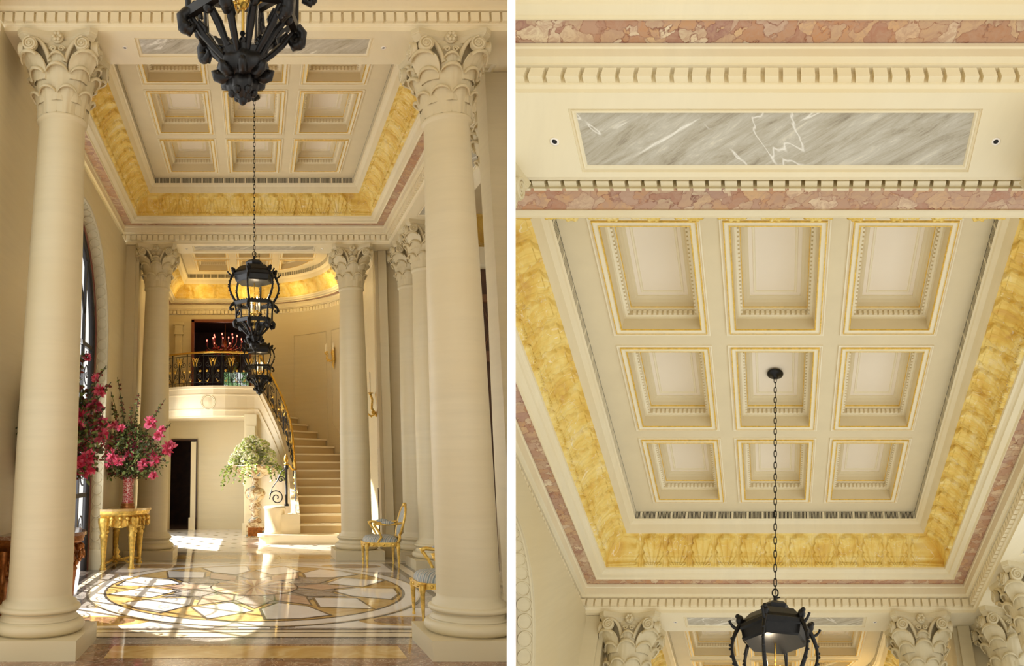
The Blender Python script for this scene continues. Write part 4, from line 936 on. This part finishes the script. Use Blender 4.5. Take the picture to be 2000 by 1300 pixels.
m_ = thing('gilt_mirror', 'gilt wall ornament behind the balcony railing in the dark upper room', 'mirror', (-.75, 25.1, 5.15)); mb = MB(); mb.lathe([(.06, -.42), (.2, -.2), (.26, .05), (.18, .28), (.05, .38)], 16, flute=lambda a, z: 1 + .15 * cos(5 * a)); mb.build('frame', 'gilt', m_)
mb = MB(); mb.box(-2.22, -2.04, 21.30, 21.45, 3.75, 5.35); mb.box(-2.26, -2.0, 21.27, 21.45, 5.35, 5.42); mb.box(-2.24, -2.02, 21.28, 21.45, 5.42, 5.62); mb.box(-2.28, -1.98, 21.25, 21.45, 5.62, 5.69); mb.build('trim_9', 'limestone', kind='structure')

ch = thing('chandelier', 'red-lit candle chandelier glowing in the dark upper doorway', 'chandelier', (-.88, 22.9, 5.28))
mb = MB(); mb.tube([(0, 0, .8), (0, 0, -.25)], .012, 6); mb.lathe([(.02, .2), (.06, .1), (.04, 0), (.1, -.1), (.05, -.2), (.01, -.28)], 12); mb.build('stem', 'gilt_dark', ch)
rnd = random.Random(5)
for k in range(14):
    a = 2 * PI * k / 14; R = .55 if k % 2 else .36; z = .0 if k % 2 else .14; e = Vector((cos(a), sin(a), 0)); mb = MB()
    mb.tube([Vector((0, 0, -.1)), e * R * .5 - Vector((0, 0, .16)), e * R * .9 + Vector((0, 0, z - .1)), e * R + Vector((0, 0, z))], .012, 5); ar = mb.build('arm', 'gilt_dark', ch)
    mb = MB(); mb.lathe([(.010, 0), (.010, .13)], 8, c=(e.x * R, e.y * R, z)); mb.build('candle', 'crystal_red', ar)
    mb = MB(); mb.ball((e.x * R, e.y * R, z + .16), .022, 0, 8, 6, (.8, .8, 1.5)); mb.build('flame', 'flame_red', ar)
    for f in (1, .8, .6, .4): mb = MB(); mb.ball((e.x * R * f, e.y * R * f, z - .12 - .1 * rnd.random() - .12 * (1 - f)), .028, 0, 6, 5, (.8, .8, 1.4)); mb.build('crystal_drop', 'crystal_red', ar)

# urn with hydrangeas
ur = thing('pedestal_urn', 'white maiolica urn with wide bowl on a tall baluster pedestal by the stair foot', 'urn', (.02, 19.1, 0))
mb = MB(); mb.box(-.21, .21, -.21, .21, 0, .28); mb.box(-.17, .17, -.17, .17, .28, .34); mb.build('base', 'maiolica', ur); mb = MB(); mb.box(-.17, .17, -.225, -.205, .04, .24); mb.box(.205, .225, -.17, .17, .04, .24); mb.build('base_panel', 'gilt_dark', ur)
mb = MB(); mb.lathe([(.14, .34), (.17, .40), (.10, .45), (.08, .60), (.14, .64), (.16, .74), (.10, .80), (.13, .86), (.22, .93), (.26, 1.04), (.22, 1.13), (.11, 1.18), (.07, 1.28), (.09, 1.38)], 24); mb.build('baluster', 'maiolica', ur)
mb = MB(); mb.lathe([(.08, 1.38), (.20, 1.43), (.40, 1.50), (.52, 1.60), (.56, 1.68), (.60, 1.69), (.60, 1.71), (.54, 1.70), (.40, 1.60), (.05, 1.55)], 32, flute=lambda a, z: 1 + .02 * cos(12 * a)); mb.build('bowl', 'maiolica', ur)
hy = thing('flower_arrangement', 'dome of lime and white hydrangeas with trailing vines in the stone urn', 'flowers', (.02, 19.1, 1.70)); rnd = random.Random(11)
for k in range(70):
    a = rnd.uniform(0, 2 * PI); rr = math.sqrt(rnd.random()); p = Vector((rr * .52 * cos(a) - .04, rr * .45 * sin(a), .05 + .54 * (1 - rr ** 2.0) + rnd.uniform(-.04, .04))); mb = MB()
    for q in range(55):
        d = Vector((rnd.gauss(0, 1), rnd.gauss(0, 1), rnd.gauss(.3, 1))).normalized(); c = p + d * .115
        mb.ball(c, .030, rnd.choice((0, 0, 1)), 5, 4, (1, 1, .7))
    mb.build('blossom', ['petal_white', 'petal_green'], hy, recalc=False)
mb = MB()
for k in range(18):
    a = rnd.uniform(PI * .75, PI * 2.25); R = rnd.uniform(.5, .72) * (1.12 if cos(a) < 0 else 1); drop = rnd.uniform(.2, .62) * (1 if cos(a) < 0 else .6); pts = bez(Vector((.4 * cos(a), .4 * sin(a), .03)), Vector((R * cos(a), R * sin(a), .05)), Vector((R * cos(a) * 1.1, R * sin(a) * 1.05, -drop)), 12); mb.tube(pts, .004, 4)
    for q in pts[3:]:
        for _ in range(3): d = Vector((rnd.gauss(0, 1), rnd.gauss(0, 1), rnd.gauss(-.3, .8))); leaf(mb, q, d, rnd.uniform(.04, .08), .02, rnd.choice((0, 1)), rnd.uniform(0, 6))
mb.build('trailing_vines', ['leaf_lime', 'leaf'], hy, recalc=False)

# consoles, vases, bouquets, chairs
console((-2.51, 13.45, 0), 'gilded carved console table with marble top under the red vase')
console((-2.51, 8.30, 0), 'dark gilt carved console table at the far left edge behind the near column', 'gilt_dark', 'floor_brown')
vp = (-2.16, 13.42, .966)
v_ = thing('vase', 'tall red glazed vase with blue foot and gilt rim on the gilded console', 'vase', vp)
mb = MB(); mb.lathe([(.105, .07), (.095, .12), (.088, .3), (.10, .45), (.115, .52), (.10, .5)], 24, cap=False); mb.build('body', 'red_glaze', v_)
mb = MB(); mb.lathe([(.12, 0), (.125, .02), (.10, .035), (.115, .05), (.105, .075)], 24); mb.build('foot', 'gilt_dark', v_)
K = 13.1 / 1500
def rel(px, py, dv=0.0): return ((px - 250) * K, dv, (930 - py) * K)
spots = [(*rel(x, y, rnd.uniform(-.35, .05)), r) for x, y, r in ((294, 825, .12), (312, 850, .11), (330, 872, .13), (297, 893, .13), (283, 905, .10), (254, 870, .12), (255, 888, .10), (303, 926, .08), (222, 830, .09), (212, 856, .10), (238, 835, .07), (328, 880, .10), (275, 912, .08), (318, 838, .07))]
spires = [rel(222, 732), rel(268, 765, -.1), rel(320, 775, 0), rel(232, 770, -.1), rel(333, 825, -.1), rel(200, 728, -.1), rel(255, 790, -.2), rel(205, 770)]
bouquet((-2.16, 13.42, 1.47), 'full bouquet of pink flowers and dark red sprays in the tall red vase', spots, spires, .62, .98, n=520)
v2 = thing('vase', 'red vase standing hidden behind the near left column', 'vase', (-2.12, 8.35, .966)); mb = MB(); mb.lathe([(.12, 0), (.10, .05), (.09, .3), (.12, .52)], 24); mb.build('body', 'red_glaze', v2)
K2 = 8.6 / 1500
def rel2(px, py, dv=0.0): return ((px - 128) * K2, dv, (945 - py) * K2)
spots = [(*rel2(x, y, rnd.uniform(-.1, .1)), r) for x, y, r in ((205, 778, .075), (192, 806, .11), (172, 828, .12), (165, 855, .13), (200, 842, .12), (212, 862, .10), (172, 882, .11), (182, 925, .10), (178, 712, .05), (196, 752, .05), (160, 835, .10), (190, 925, .06), (130, 800, .12), (120, 860, .12))]
spires = [rel2(176, 700), rel2(215, 728), rel2(20, 692), rel2(28, 735), rel2(34, 760), rel2(165, 715), rel2(208, 815), rel2(225, 760), rel2(188, 890), rel2(168, 700), rel2(162, 760)]
bouquet((-2.12, 8.35, 1.48), 'large pink bouquet half hidden behind the near left column', spots, spires, .50, 1.35, n=560, seed=8)
armchair((2.14, 13.42, 0), 'gilded oval-back armchair with blue striped seat beside the far right column')
armchair((2.06, 8.78, 0), 'gilded armchair mostly hidden behind the near right column')
sconce((2.52, 15.25, 2.98), 'gilt candle sconce on the right wall just past the far right column', (-1, -.35, 0), 2, 1.7)
sconce((2.12, 20.25, 4.62), 'gilt candle sconce high on the curved stair wall', (-.85, -.5, 0), 3, .95)
lp = thing('leaning_panel', 'white marbled panel leaning on a dark wooden stand beside the gilded armchair', 'panel', (2.42, 15.25, 0))
mb = MB(); mb.add([(0, 0, 1.22), (.20, -.2, .62), (.20, -.2, 1.62), (0, 0, 2.03), (.02, .03, 1.22), (.22, -.17, .62), (.22, -.17, 1.62), (.02, .03, 2.03)], [(0, 1, 2, 3), (7, 6, 5, 4), (0, 3, 7, 4), (1, 5, 6, 2), (0, 4, 5, 1), (3, 2, 6, 7)]); mb.build('panel', 'print_marble', lp)
mb = MB(); mb.box(-.0, .12, .05, .12, 0, 1.25); mb.box(-.02, .16, -.1, .12, 0, .06); mb.build('stand', 'wood_dark', lp)

# cove lamps behind the cornice of the stair bay
for S_ in (LEFT, RIGHT):
  for k, p in enumerate(((-1.6, 20.6, 6.25), (-.4, 20.7, 6.25), (.9, 20.3, 6.25), (1.75, 19.4, 6.25))):
      lamp('POINT', 'cove_light', S_.pt(p), 9, (1.0, 0.72, 0.30), size=.08)
lamp('POINT', 'chandelier_light', lt(-.88, 22.9, 5.4), 12, (1.0, 0.45, 0.3), size=.25)

# ---------------------------------------------------------------- RIGHT PICTURE: the same hall's ceiling, looking up
SIDE = RIGHT
common_hall(7.08, -7.58, (6.775, 7.37, 6.92, 7.29), True)
SIDE = LEFT

# ---------------------------------------------------------------- partition wall between the two halls; halls end at it
mb = MB(); me_v = []
def wbox(x0, x1, y0, y1, z0, z1, name, mat):
    me = bpy.data.meshes.new(name); v = [(x0, y0, z0), (x1, y0, z0), (x1, y1, z0), (x0, y1, z0), (x0, y0, z1), (x1, y0, z1), (x1, y1, z1), (x0, y1, z1)]
    me.from_pydata(v, [], [(0, 3, 2, 1), (4, 5, 6, 7), (0, 1, 5, 4), (1, 2, 6, 5), (2, 3, 7, 6), (3, 0, 4, 7)]); me.materials.append(MATS[mat]); o = link(bpy.data.objects.new(name, me)); o['kind'] = 'structure'; return o
wbox(-.0158, .0117, 2.45, 34, -6, 16, 'wall_middle', 'divider_white')
bpy.context.view_layer.update()
for o in list(sc.objects):
    if o.type != 'MESH' or 'side' not in o: continue
    L = o['side'] == 0; lim = -.0158 if L else .0117; mw = o.matrix_world
    xs = [(mw @ Vector(c)).x for c in o.bound_box]
    if (L and max(xs) <= lim) or (not L and min(xs) >= lim): continue
    me = o.data.copy(); o.data = me; inv = mw.inverted(); bm = bmesh.new(); bm.from_mesh(me)
    co = inv @ Vector((lim, mw.translation.y, mw.translation.z)); no = Vector((1 if L else -1, 0, 0)); no = (mw.to_3x3().transposed() @ no)
    bmesh.ops.bisect_plane(bm, geom=bm.verts[:] + bm.edges[:] + bm.faces[:], plane_co=co, plane_no=no, clear_outer=True)
    nf = len(bm.faces); bm.to_mesh(me); bm.free()
    if nf == 0: o['gone'] = 1
for o in list(sc.objects):
    if o.get('gone'): bpy.data.objects.remove(o, do_unlink=True)
for _ in range(2):
    for o in list(sc.objects):
        if o.type == 'EMPTY' and not o.children: bpy.data.objects.remove(o, do_unlink=True)
for o in sc.objects:
    if 'side' in o: del o['side']
